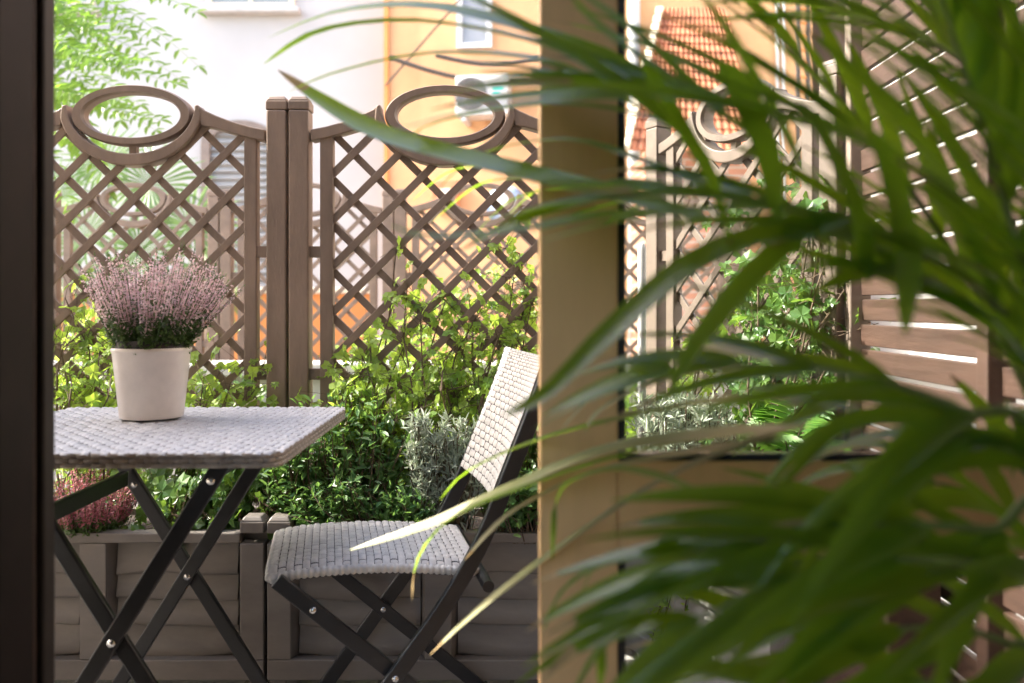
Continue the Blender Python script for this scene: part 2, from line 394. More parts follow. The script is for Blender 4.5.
    for sx in (-1, 1):
        b.box(sx*hw-0.04 if sx > 0 else -hw, hw if sx > 0 else -hw+0.04, yf+0.02, yb-0.03, 0.0, 0.0699)   # feet
        b.box(sx*hw-0.056 if sx > 0 else -hw, hw if sx > 0 else -hw+0.056, yf+0.042, yb-0.021, 0.3722, 0.411)
    body = b.build('trough', mp, root, bevel=0.004)
    # clapboards with wavy lower edges in each recess
    b = MB(); rr = random.Random(3)
    for sx in (-1, 1):
        xa, xb = sorted((sx*0.044, sx*(hw-0.068)))
        n = 22; zs = [0.119, 0.1885, 0.2485, 0.3085, 0.387]
        for i in range(4):
            gr = []; ph = rr.uniform(0, 6)
            for u in range(n+1):
                x = xa + (xb-xa)*u/n
                w = 0.0035*math.sin(9*x*2+ph) + 0.002*math.sin(33*x+ph*2)
                if i == 0: w = 0.006*math.cos(math.pi*u/n*2)-0.004
                zl, zh = zs[i]+w, zs[i+1]+0.008
                gr.append([(x, yf+0.041, zl), (x, yf+0.0265, zl+0.001), (x, yf+0.0235, zl+0.006), (x, yf+0.029, zl+0.03), (x, yf+0.037, zh)])
            b.quadgrid(gr)
    b.build('front_slats', mp, body, smooth=True)
    for sx in (-1, 1):
        b = MB()
        x0, x1 = sorted((sx*hw, sx*(hw-0.055))); xm = (x0+x1)/2
        ya, ye = yf-0.001, yf+0.054; ym = (ya+ye)/2; z0, z1, z2 = 0.4113, 0.438, 0.449
        b.hexa([(x0,ya,z0),(x1,ya,z0),(x1,ye,z0),(x0,ye,z0),(x0,ya,z1),(x1,ya,z1),(x1,ye,z1),(x0,ye,z1)])
        t = 0.019
        b.hexa([(x0+.001,ya+.001,z1+.0002),(x1-.001,ya+.001,z1+.0002),(x1-.001,ye-.001,z1+.0002),(x0+.001,ye-.001,z1+.0002),(xm-t,ym-t,z2),(xm+t,ym-t,z2),(xm+t,ym+t,z2),(xm-t,ym+t,z2)])
        b.build('corner_cap', mp, body, bevel=0.003)
    b = MB(); gr = []
    for i in range(25):
        gr.append([(-hw+0.008+(2*hw-0.016)*i/24, yf+0.043+(yb-0.022-yf-0.043)*j/8, 0.385+rr.uniform(-.006,.008)) for j in range(9)])
    b.quadgrid(gr); b.build('soil', M['soil'], root, smooth=True)
    return root
YT = 2.21
tp = trellis_planter('brown trellis planter behind the table and the heather pot', M['trellis'], M['planter'], loc=(-0.971, YT, 0), group='trellis planters on the near terrace')
dup(tp, (-0.171, YT, 0), 0, 'brown trellis planter behind the chair, lattice overgrown with ivy')
ang = math.atan2(1.85-2.45, 0.72-0.40)
tp3 = trellis_planter('narrow sunlit pale trellis planter seen through the glass', M['trellis_pale'], M['planter_lit'], W=0.68, loc=(0.56, 2.15, 0), rz=ang, group='trellis planters on the near terrace')
far = trellis_planter('trellis planter across the court, leftmost of its row', M['trellis_far'], M['terracotta'], loc=(-1.74, 3.96, 0), rz=math.pi, group='trellis planters across the court')
for x, l in ((-0.94, 'far trellis planter seen either side of the double post'), (-0.14, 'far trellis planter with the blue plate beside its oval'), (0.66, 'far trellis planter behind the glass door')):
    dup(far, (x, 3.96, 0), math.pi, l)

# slim pole and parapet
b = MB(); b.tube([(0,0,0),(0,0,0.9),(0,0,1.085),(0,0,1.098),(0,0,1.104)], [0.011,0.011,0.011,0.008,0.003], 14)
o = b.build('garden_pole', M['pipe'], smooth=True); o.location = P(642, 305, 2.25).xy.to_3d(); tag(o, 'slim round-topped pole behind the glass door edge', 'pole')
pr = thing('parapet_wall', 'low parapet wall with pale coping behind the trellises', 'wall', (0, 3.45, 0))
b = MB(); b.box(-6, 3.2, -0.06, 0.06, 0, 0.66); b.build('wall_face', M['white'], pr)
b = MB(); b.box(-6.02, 3.22, -0.10, 0.10, 0.661, 0.712); b.build('coping', M['parapet'], pr, bevel=0.006)

# ------------------------------------------------------------------ bistro table
def weave(mb, fn, nu, nv, amp, wu=0.94, wv=0.94, phase=0):
    """over-under strands: fn(u,v) -> (point, normal), u,v in cells"""
    for i in range(nu):
        for j in range(nv):
            hor = (i + j + phase) % 2 == 0
            rows = []
            for a in (-0.62, -0.3, 0.0, 0.3, 0.62):
                row = []
                for c in (-0.47, 0, 0.47):
                    if hor: u, v = i+0.5+a*1.25, j+0.5+c*wv
                    else:   u, v = i+0.5+c*wu, j+0.5+a*1.25
                    u = min(max(u, 0), nu); v = min(max(v, 0), nv)
                    p, nrm = fn(u, v)
                    h = amp*(1 - (a/0.5)**2) - amp*0.35*(abs(c)/0.47)**2
                    row.append(p + nrm*h)
                rows.append(row)
            mb.quadgrid(rows)
def weave2(mb, fn, nu, nv, amp):
    """staggered strand segments, each bulging between the strands it dives under"""
    for i in range(nu):
        for j in range(-1, nv):
            v0 = j + (0.5 if i % 2 else 0.0) + U(-.03,.03); a0, a1 = v0+.05, v0+.97
            a0, a1 = max(a0, 0), min(a1, nv)
            if a1 - a0 < .12: continue
            k = U(.85, 1.12); rows = []
            for a in (0, .12, .35, .65, .88, 1):
                row = []
                for c in (-.46, -.2, .2, .46):
                    p, nr = fn(min(max(i+.5+c, 0), nu), a0+(a1-a0)*a)
                    row.append(p + nr*amp*k*(math.sin(math.pi*min(max(a,.04),.96))**.7*1.5 - .5 - .9*(abs(c)/.46)**3*.5))
                rows.append(row)
            mb.quadgrid(rows)
tx, ty, tz, th = 0.60, 0.585, 0.72, 0.026
tb = thing('bistro_table', 'folding bistro table with grey woven rattan top and black crossed legs', 'table', (-0.652, 1.575, 0), R(1.0))
b = MB()
rc = 0.03
def outline(inset=0.0):
    pts = []
    for cx, cy, a0 in ((tx/2-rc, ty/2-rc, 0), (-tx/2+rc, ty/2-rc, 90), (-tx/2+rc, -ty/2+rc, 180), (tx/2-rc, -ty/2+rc, 270)):
        for i in range(7):
            a = R(a0 + 15*i); r = rc - inset
            pts.append(Vector((cx + r*math.cos(a), cy + r*math.sin(a), 0)))
    return pts
ol = outline(0.004)
b.poly([p + Vector((0,0,tz-0.004)) for p in ol]); b.poly([p + Vector((0,0,tz-th+0.002)) for p in reversed(ol)])
for i in range(len(ol)):
    p, q = ol[i], ol[(i+1) % len(ol)]
    b.poly([p+Vector((0,0,tz-th+0.002)), q+Vector((0,0,tz-th+0.002)), q+Vector((0,0,tz-0.004)), p+Vector((0,0,tz-0.004))])
top = b.build('tabletop', M['weave_base'], tb)
b = MB(); nu, nv = 42, 18
def clampcorner(x, y):
    hx, hy = tx/2-rc, ty/2-rc
    if abs(x) > hx and abs(y) > hy:
        dx, dy = abs(x)-hx, abs(y)-hy; d = math.hypot(dx, dy)
        if d > rc: dx, dy = dx*rc/d, dy*rc/d
        x, y = math.copysign(hx+dx, x), math.copysign(hy+dy, y)
    return x, y
def ft(u, v):
    x, y = clampcorner(-tx/2 + tx*u/nu, -ty/2 + ty*v/nv)
    return Vector((x, y, tz-0.0032 + 0.0006*math.sin(u*2.1+v))), Vector((0,0,1))
weave2(b, ft, nu, nv, 0.0036)
b.build('woven_strands', M['weave'], top, smooth=True)
# wrapped edge: two rows of staggered strands round the rim
per = [0]; ol2 = outline(0)
dense = []
for i in range(len(ol2)):
    p, q = ol2[i], ol2[(i+1) % len(ol2)]; n = max(1, int((q-p).length/0.006))
    dense += [p + (q-p)*t/n for t in range(n)]
L = [0]
for i in range(len(dense)): L.append(L[-1] + (dense[(i+1) % len(dense)]-dense[i]).length)
import bisect
def perim(s):
    s = s % L[-1]; i = min(bisect.bisect_right(L, s)-1, len(dense)-1); p, q = dense[i], dense[(i+1) % len(dense)]
    d = (q-p); t = (s-L[i])/max(1e-6, d.length); d.normalize()
    return p + (q-p)*t, Vector((d.y, -d.x, 0))
ne = 104; b = MB()
def fe(u, v):
    p, nrm = perim(u/ne*L[-1]); 
    return Vector((p.x, p.y, tz-th+0.001 + (th-0.003)*v/3)) - nrm*0.004, nrm
for i in range(ne):
    for j in range(3):
        rows = []
        for a in (-.62,-.3,0,.3,.62):
            row = []
            for c in (-.47, 0, .47):
                p, nr = fe(i+0.5+(0.5*(j % 2))+a*(1.2 if j != 1 else 1.0), j+0.5+c)
                row.append(p + nr*(0.0045*(1-(a/.62)**4) - 0.0025*(abs(c)/.47)**2))
            rows.append(row)
        b.quadgrid(rows)
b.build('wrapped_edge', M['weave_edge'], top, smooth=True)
# crossed legs; far pair and near pair
k = 0.61
for yy in (1.405-1.575, 1.745-1.575):
    near = yy < 0
    for sgn, dy in ((1, -0.0075), (-1, 0.0075)):
        b = MB(); zt = 0.688 
        x1 = sgn*k*(zt-0.392); x0 = -sgn*k*0.392
        b.bar((x1, yy+dy, zt), (x0, yy+dy, 0.012), 0.028, 0.013, up=Vector((0,1,0)).cross(Vector((x1-x0,0,zt))).normalized())
        lg = b.build('leg', M['black'], tb, bevel=0.003)
        f = MB(); f.box(x0-0.02, x0+0.02, yy+dy-0.009, yy+dy+0.009, 0.0, 0.0135); f.build('foot_cap', M['black'], lg, bevel=0.002)
        for zc in (0.392, 0.655) if sgn > 0 else (0.575,):
            xx = sgn*k*(zc-0.392); c = MB()
            prof = [(0.0001,-0.004),(0.0055,-0.0035),(0.0068,-0.001),(0.0068,0.0)]
            c.lathe(prof[::-1], seg=16)
            o = c.build('bolt', M['steel'], lg, smooth=True); o.location = (xx, yy+dy-0.0068, zc); o.rotation_euler = (R(90)*-1+math.pi, 0, 0)
for sgn, z, w in ((-1, 0.592, 0.030), (1, 0.672, 0.026), (-1, 0.672, 0.026), (1, 0.06, 0.022), (-1, 0.06, 0.022)):
    x = sgn*k*(z-0.392)
    b = MB(); b.bar((x, 1.405-1.575+0.016, z), (x, 1.745-1.575-0.016, z), w, 0.014); b.build('crossbar', M['black'], tb, bevel=0.003)
for yy in (1.405-1.575, 1.745-1.575):
    b = MB(); b.box(-0.255, 0.255, yy-0.012, yy+0.012, 0.6885, 0.6945); b.build('mounting_rail', M['black'], tb)

# ------------------------------------------------------------------ chair (profile in its own x-z plane, x forward = photo left)
ch = thing('folding_chair', 'folding bistro chair with white woven seat and backrest beside the table', 'chair', (-0.277, 1.735, 0), R(12))
cw = 0.375                                            # width along y
def bez(pts, n=24):
    pts = [Vector((p[0],0,p[1])) for p in pts]; out = []
    for i in range(len(pts)-1):
        p0, p1, p2, p3 = pts[max(i-1,0)], pts[i], pts[i+1], pts[min(i+2,len(pts)-1)]
        for t in range(n):
            t /= n
            out.append(0.5*((2*p1)+(-p0+p2)*t+(2*p0-5*p1+4*p2-p3)*t*t+(-p0+3*p1-3*p2+p3)*t**3))
    out.append(pts[-1]); return out
def ribbon(mb, path, w, y0, y1):                     # flat bar following a path in x-z
    prs = []
    for i, p in enumerate(path):
        d = (path[min(i+1,len(path)-1)]-path[max(i-1,0)]).normalized(); q = Vector((-d.z,0,d.x))*w/2
        prs.append(((p.x-q.x,p.z-q.z),(p.x+q.x,p.z+q.z)))
    mb.strip(prs, y0, y1)
backp = bez([(0.32,0.838),(0.297,0.77),(0.245,0.64),(0.185,0.50),(0.115,0.385),(0.025,0.265),(-0.165,0.012)], 10)
for y in (-cw/2, cw/2):
    b = MB(); ribbon(b, backp, 0.030, y-0.007, y+0.007); lg = b.build('leg', M['black'], ch, bevel=0.0025)
    b = MB(); b.box(-0.19,-0.15,y-0.0095,y+0.0095,0,0.0135); b.build('foot_cap', M['black'], lg)
    yi = y + (0.017 if y < 0 else -0.017)
    b = MB(); b.bar((-0.182, yi, 0.450), (0.315, yi, 0.012), 0.028, 0.012, up=Vector((0,1,0)).cross(Vector((0.48,0,-0.423))).normalized()); lg2 = b.build('leg', M['black'], ch, bevel=0.0025)
    b = MB(); b.box(0.295,0.335,yi-0.0085,yi+0.0085,0,0.0135); b.build('foot_cap', M['black'], lg2)
    for (x, z, yy_) in ((-0.118, 0.394, yi-0.0065), (0.027, 0.266, (y-0.0075) if y < 0 else (yi-0.0065))):
        c = MB(); c.lathe([(0.0065,0),(0.0062,0.002),(0.004,0.0035),(0.0002,0.004)], seg=16)
        o = c.build('bolt', M['steel'], lg2, smooth=True); o.location = (x, yy_, z); o.rotation_euler = (R(90), 0, 0)
for (x, z, r, e) in ((0.195, 0.425, 0.011, 0.02), (0.26, 0.07, 0.008, 0), (-0.11, 0.085, 0.008, 0)):
    b = MB(); b.tube([(x,-cw/2-e,z),(x,cw/2+e,z)], r, 14); b.build('crossbar', M['black'], ch, smooth=False)
# seat: gently domed sheet with the front lip rolled down
def seatp(u, v, nu, nv):
    s = u/nu; x = -0.195 + 0.375*s; y = (v/nv-0.5)*(cw-0.075) 
    z = 0.467 + 0.012*math.sin(math.pi*s) - 0.004*max(0, (0.14-s)/0.14)**2 - 0.014*s
    z -= 0.010*max(0, abs(2*v/nv-1)-0.86)/0.14
    return Vector((x, y, z))
def seatfn(nu, nv):
    def f(u, v):
        p = seatp(u, v, nu, nv); dx = seatp(u+.1, v, nu, nv)-seatp(u-.1, v, nu, nv)
        return p, Vector((-dx.z, 0, dx.x)).normalized()
    return f
b = MB(); gr0 = [[seatp(u, v, 24, 12)-Vector((0,0,0.0035)) for v in range(13)] for u in range(25)]
b.quadgrid(gr0); b.quadgrid([[p-Vector((0,0,0.014)) for p in reversed(r)] for r in gr0])
for e in (0, 12): 
    rows = [[gr0[u][e], gr0[u][e]-Vector((0,0,0.014))] for u in range(25)]; b.quadgrid(rows if e == 0 else [r[::-1] for r in rows])
for e in (0, 24):
    b.quadgrid([[gr0[e][v], gr0[e][v]-Vector((0,0,0.014))] for v in range(13)])
seat = b.build('seat', M['weave_base'], ch)
b = MB(); nu, nv = 26, 12; weave2(b, seatfn(nu, nv), nu, nv, 0.0026)
def bead(path, r):                                   # wrapped edge strand: beads along the rim
    pts, rads = [], []
    for i in range(len(path)-1):
        for t in (0, .25, .5, .75):
            pts.append(path[i].lerp(path[i+1], t)); rads.append(r*(.78 + .30*math.sin(math.pi*t)))
    b.tube(pts + [path[-1]], rads + [r*.7], 8)
for e in (0, 1): bead([seatp(u*36/34, e*32, 36, 32)+Vector((0,0,-.0075)) for u in range(35)], .0088)
for e in (0, 36): bead([seatp(e, u*32/32, 36, 32)+Vector((0,0,-.0075)) for u in range(33)], .0088)
b.build('woven_strands', M['seat'], seat, smooth=True)
# backrest
bp = [p for p in backp if p.z > 0.56]
def backpt(s, v):
    f = s*(len(bp)-1); i = min(int(f), len(bp)-2); p = bp[i].lerp(bp[i+1], f-i)
    d = (bp[i+1]-bp[i]).normalized(); nrm = Vector((d.z, 0, -d.x))
    if nrm.x > 0: nrm = -nrm
    y = (v-0.5)*(cw-0.018)
    bow = 0.022*(1-(2*v-1)**2)
    return p - nrm*(bow-0.012), nrm, y
def backfn(nu, nv, off=0.0, flip=1):
    def f(u, v):
        p, n, y = backpt(u/nu, v/nv); return Vector((p.x, y, p.z)) + n*off, n*flip
    return f
b = MB(); fA, fB = backfn(20, 14, 0.004), backfn(20, 14, -0.008)
A = [[fA(u, v)[0] for v in range(15)] for u in range(21)]; Bk = [[fB(u, v)[0] for v in range(15)] for u in range(21)]
b.quadgrid(A); b.quadgrid([r[::-1] for r in Bk])
for e in (0, 20): b.quadgrid([[A[e][v], Bk[e][v]] for v in range(15)])
for e in (0, 14): b.quadgrid([[A[u][e], Bk[u][e]] for u in range(21)])
bk = b.build('backrest', M['weave_base'], ch)
b = MB(); weave2(b, backfn(24, 11, 0.0048), 24, 11, 0.0026); weave2(b, backfn(24, 11, -0.0088, -1), 24, 11, 0.0026)
weave(b, lambda u, v: (lambda p, n, y: (Vector((p.x, y, p.z)) + n*(0.004-0.012*v/2) , Vector((0,0,1))))(*backpt(0, u/36)), 36, 2, 0.003)
b.build('woven_strands', M['seat'], bk, smooth=True)

# ------------------------------------------------------------------ flower pot and heather
pc = Vector((-0.701, 1.674, tz+0.002))
pt_ = thing('flower_pot', 'cream ceramic flower pot standing on the woven table', 'pot', pc)
b = MB(); b.lathe([(0.053,0),(0.0575,0.001),(0.0585,0.004),(0.0715,0.126),(0.0735,0.129),(0.0735,0.134),(0.0715,0.136),(0.069,0.134),(0.0675,0.118),(0.060,0.112)], seg=56)
b.build('pot_body', M['pot'], pt_, smooth=True).data.set_sharp_from_angle(angle=R(50))
b = MB(); b.lathe([(0.055,0.1125),(0.0655,0.113),(0.066,0.147),(0.0655,0.150),(0.062,0.150),(0.060,0.128),(0.01,0.127)], seg=48)
b.build('liner_rim', M['potliner'], pt_, smooth=True).data.set_sharp_from_angle(angle=R(40))

def heather(name, label, base, rad, n, hmin, hmax, spread, pink, seed, fl0=0.38, bias=0.0):
    rr = random.Random(seed); G, Fl = MB(), MB(); base = Vector(base)
    def floret(mb, c, s, d):
        a = Vector((rr.gauss(0,1), rr.gauss(0,1), rr.gauss(0,1))).normalized(); q = a.cross(d)
        if q.length < .1: q = a.orthogonal()
        q.normalize()
        mb.poly([c - a*s, c + q*s*0.6, c + a*s, c - q*s*0.6])
    for i in range(n):
        a = rr.uniform(0, 2*math.pi); r = math.sqrt(rr.random())
        b0 = base + Vector((math.cos(a)*r*rad, math.sin(a)*r*rad, 0))
        lean = r*spread*rr.uniform(0.75,1.15); h = rr.uniform(hmin, hmax)*(1-0.22*r)
        d = Vector((math.cos(a)*lean + bias, math.sin(a)*lean, 1)).normalized()
        bend = Vector((rr.gauss(0,.1), rr.gauss(0,.1), 0.12))
        pts = [b0 + d*h*t + bend*h*t*t*0.4 for t in [k/6 for k in range(7)]]
        G.tube(pts, [0.0013,0.0012,0.0011,0.001,0.0009,0.0007,0.0004], 4, cap=False)
        m = int(h/0.0030)
        for j in range(m):
            t = j/m + rr.uniform(0,.02); f = min(t*6, 5.999); k_ = int(f); p = pts[k_].lerp(pts[k_+1], f-k_)
            o = Vector((rr.gauss(0,1), rr.gauss(0,1), rr.gauss(0,.5)))*0.0036*(1.15-0.5*t)
            if t < fl0*rr.uniform(.6,1.4): 
                for _ in range(2): floret(G, p + o*1.3 + Vector((rr.gauss(0,.002),rr.gauss(0,.002),0)), 0.0046, d)
            elif t > 0.95: floret(G, p + o*.4, 0.003, d)
            else:
                floret(Fl, p + o, 0.0042*(1.2-0.45*t), d)
                if rr.random() < 0.75: floret(Fl, p - o*.8, 0.0038, d)
    root = thing(name, label, 'heather', base)
    for mb, nm, mm in ((G, 'foliage', M['heather_green']), (Fl, 'flowers', pink)):
        mb.v = [tuple(Vector(v)-base) for v in mb.v]; mb.build(nm, mm, root)
    return root
heather('heather_plant', 'mauve flowering heather growing in the cream pot', pc + Vector((0,0,0.128)), 0.058, 230, 0.135, 0.225, 0.66, M['heather_pink'], 5, fl0=0.44, bias=0.14)
heather('heather_plant', 'low rose-red heather in the planter under the table', P(92, 528, 2.06), 0.07, 130, 0.10, 0.175, 0.55, M['heather_red'], 6, fl0=0.22)

# ------------------------------------------------------------------ leafy plants in the planters
def leaf_ivy(mb, c, n, up, s, rr):
    """five-lobed ivy leaf, cupped"""
    n = n.normalized(); u = up - n*up.dot(n)
    if u.length < .05: u = n.orthogonal()
    u.normalize(); w = n.cross(u)
    sh = [(0,-.42,0),(.34,-.5,.06),(.46,-.12,.05),(.30,.08,.0),(.36,.36,.06),(.14,.34,.0),(0,.72,.10),(-.14,.34,.0),(-.36,.36,.06),(-.30,.08,0),(-.46,-.12,.05),(-.34,-.5,.06)]
    mb.fan(c - n*s*0.08, [c + w*x*s + u*y*s - n*z*s*1.6 for x, y, z in sh])
def leaf_oval(mb, c, d, n, s, w=0.42):
    d = d.normalized(); q = d.cross(n)
    if q.length < .05: q = d.orthogonal()
    q.normalize(); n = q.cross(d)
    a, e = c, c + d*s
    m1, m2 = c + d*s*.35, c + d*s*.72
    b = len(mb.v)
    for p in (a, m1 - q*s*w*.5 + n*s*.08, m1 - n*s*.04, m1 + q*s*w*.5 + n*s*.08, m2 - q*s*w*.38 + n*s*.04, m2 - n*s*.06, m2 + q*s*w*.38 + n*s*.04, e - n*s*.08): mb.v.append(tuple(p))
    for f in ((0,1,2),(0,2,3),(1,4,5,2),(2,5,6,3),(4,7,5),(5,7,6)): mb.f.append(tuple(b+k for k in f))
def rnd(rr, s=1.0): return Vector((rr.gauss(0,s), rr.gauss(0,s), rr.gauss(0,s)))
def plant(name, label, cat, base, fol, stem, mf, ms=None, group=None):
    base = Vector(base); root = thing(name, label, cat, base, group=group)
    for mb, nm, mm in ((fol, 'foliage', mf), (stem, 'stem', ms or M['stem'])):
        mb.v = [tuple(Vector(v)-base) for v in mb.v]; mb.build(nm, mm, root)
    return root
def ivy(label, base, targets, seed, mf, size=0.030, per=34, name='ivy', jit=0.045):
    """vines climb from the base through the target points, leaves along them"""
    rr = random.Random(seed); fo, st = MB(), MB(); base = Vector(base)
    for tg in targets:
        tg = Vector(tg); mid = base.lerp(tg, 0.5) + rnd(rr, .06)
        b0 = base + Vector((rr.gauss(0,.05), rr.gauss(0,.02), 0))
        pts = [b0.lerp(mid, t/5).lerp(mid.lerp(tg, t/5), t/5) + rnd(rr, .008) for t in range(6)] + [tg + rnd(rr,.03) + Vector((0,-.01,0))]
        st.tube(pts, [0.003,0.0028,0.0026,0.0024,0.002,0.0016,0.001], 5, cap=False)
        for j in range(per):
            f = (rr.random()**0.7)*5.99; k_ = int(f); p = pts[k_].lerp(pts[k_+1], f-k_)
            o = rnd(rr, jit); o.y = o.y*0.5 + (.022 if p.z > .62 else 0); q = p + o
            st.tube([p, q], [0.0008, 0.0006], 3, cap=False)
            n = Vector((rr.gauss(-.1,.6), -0.8+rr.gauss(0,.5), 0.65+rr.gauss(0,.45)))
            leaf_ivy(fo, q, n, Vector((rr.gauss(0,.6), rr.gauss(0,.3), -1)), size*rr.uniform(.55,1.35), rr)
    return plant(name, label, 'ivy', base, fo, st, mf)
YV = 2.19
def T(*a): return [P(x, y, YV + d) for x, y, d in a]
ivy('yellow-green ivy climbing the lattice right of the double post', P(392,500,2.15), T((350,380,-.05),(365,360,0),(345,405,-.06),(400,345,0),(425,320,.0),(440,300,.02),(405,290,.02),(385,420,-.05),(415,400,-.03),(455,380,-.02),(440,420,-.05)), 11, M['ivy'], 0.029, 46)
ivy('bright ivy thicket on the lattice above the chair seat', P(470,480,2.14), T((470,330,0),(490,300,.02),(500,340,0),(515,280,.02),(480,380,-.03),(520,330,.0),(455,345,.0),(530,300,.02),(500,395,-.04),(530,380,0),(465,290,.03),(520,250,.03)), 12, M['ivy'], 0.027, 54)
ivy('ivy vine with a lone leaf high on the lattice by the far post', P(375,490,2.16), T((395,250,0),(390,300,.01),(370,345,0)), 13, M['ivy'], 0.034, 9, jit=0.02)
ivy('yellow-green ivy on the lattice left of the heather pot', P(85,500,2.12), T((70,300,0),(85,330,-.03),(100,345,0),(66,345,0),(112,372,-.04),(75,375,-.04),(95,395,-.06),(60,385,-.04),(120,330,0)), 14, M['ivy'], 0.029, 40)
ivy('ivy growing behind the table between pot and double post', P(220,500,2.12), T((200,385,-.05),(215,372,0),(235,380,-.03),(250,375,0),(228,395,-.06),(255,395,-.03),(195,400,-.06),(258,365,.02)), 15, M['ivy'], 0.028, 26)
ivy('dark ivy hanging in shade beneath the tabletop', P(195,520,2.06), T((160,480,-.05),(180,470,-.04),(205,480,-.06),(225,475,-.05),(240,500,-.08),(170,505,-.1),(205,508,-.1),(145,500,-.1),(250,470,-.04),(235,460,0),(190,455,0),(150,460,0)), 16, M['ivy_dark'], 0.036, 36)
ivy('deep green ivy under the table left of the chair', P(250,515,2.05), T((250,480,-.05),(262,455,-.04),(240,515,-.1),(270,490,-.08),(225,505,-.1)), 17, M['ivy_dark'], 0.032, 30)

def bush(label, base, cx0, cx1, py0, py1, Y0, Y1, seed, mf, n, leaf, w=0.42, name='shrub', cat='shrub', up=0.6):
    """twiggy shrub: stems rise from the soil, leaves in whorls along them"""
    rr = random.Random(seed); fo, st = MB(), MB(); base = Vector(base)
    for i in range(n):
        Y = rr.uniform(Y0, Y1); x = rr.uniform(cx0, cx1); e = abs((x-(cx0+cx1)/2)/((cx1-cx0)/2))
        py = py1 + (py0-py1)*(rr.random()**0.75)*(1-0.45*e**3)
        tip = P(x, py, Y); b0 = Vector((base.x + (tip.x-base.x)*0.6 + rr.gauss(0,.02), base.y + (tip.y-base.y)*.3, base.z))
        mid = b0.lerp(tip, .55) + Vector((rr.gauss(0,.012), rr.gauss(0,.012), .01)); pts = [b0, mid, tip]
        st.tube(pts, [0.0022, 0.0016, 0.0008], 4, cap=False)
        for j in range(13):
            f = 0.7 + 1.3*rr.random(); k_ = min(int(f),1); p = pts[k_].lerp(pts[k_+1], f-k_) if f < 2 else tip
            d = rnd(rr); d.z = d.z*.6 + up; 
            leaf_oval(fo, p + rnd(rr,.006), d, Vector((rr.gauss(0,.4), -.4, 1)), leaf*rr.uniform(.6,1.25), w)
    return plant(name, label, cat, base, fo, st, mf)
SZ = 0.385
def B(px, Y): v = P(px, 0, Y); v.z = SZ; return v
bush('dense dark green small-leaved shrub left of the chair backrest', B(330,2.08), 262, 420, 395, 520, 2.02, 2.16, 21, M['box'], 260, 0.026)
bush('low glossy green shrub spilling over the rim above the seat', B(400,2.02), 285, 430, 478, 528, 1.985, 2.06, 22, M['box'], 170, 0.022)
bush('light green leafy shrub beside the double post', B(355,2.12), 330, 385, 375, 440, 2.08, 2.18, 24, M['ivy'], 60, 0.03)
bush('small round-leaved ground plant right of the chair backrest', B(530,2.0), 495, 600, 470, 525, 1.99, 2.1, 23, M['box'], 110, 0.022, 0.7)
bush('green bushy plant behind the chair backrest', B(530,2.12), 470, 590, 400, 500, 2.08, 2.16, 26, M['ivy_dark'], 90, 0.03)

def needle_plant(label, base, cx0, cx1, py0, py1, Y0, Y1, seed, n, mf, L0=0.02, name='silver_herb', cat='herb', droop=0.0, base_py=None):
    rr = random.Random(seed); fo, st = MB(), MB(); base = Vector(base)
    for i in range(n):
        Y = rr.uniform(Y0, Y1); tip = P(rr.uniform(cx0,cx1), rr.uniform(py0,py1), Y)
        b0 = base + Vector((rr.gauss(0,.03), rr.gauss(0,.02), 0)); b0.x = b0.x*.5 + tip.x*.5
        mid = b0.lerp(tip,.5) + rnd(rr,.012); pts = [b0, mid, tip, tip + Vector((rr.gauss(0,.015), rr.gauss(0,.01), -droop*rr.random()))]
        st.tube(pts, [0.0016,0.0014,0.0011,0.0006], 4, cap=False)
        for j in range(30):
            f = .6 + 2.35*rr.random(); k_ = min(int(f),2); p = pts[k_].lerp(pts[k_+1], f-k_)
            d = rnd(rr); d.z += .9
            leaf_oval(fo, p, d, rnd(rr), L0*rr.uniform(.6,1.3), 0.16)
    return plant(name, label, cat, base, fo, st, mf, ms=M['stem'])
needle_plant('silver-leaved herb with upright sprigs beside the chair backrest', B(440,2.06), 408, 480, 415, 495, 1.99, 2.06, 31, 120, M['silver'], 0.024, droop=.03)
needle_plant('silver-grey herb cascading at the foot of the pale trellis', B(690,2.2), 640, 742, 395, 445, 1.95, 2.3, 32, 120, M['silver'], 0.03, droop=.04)

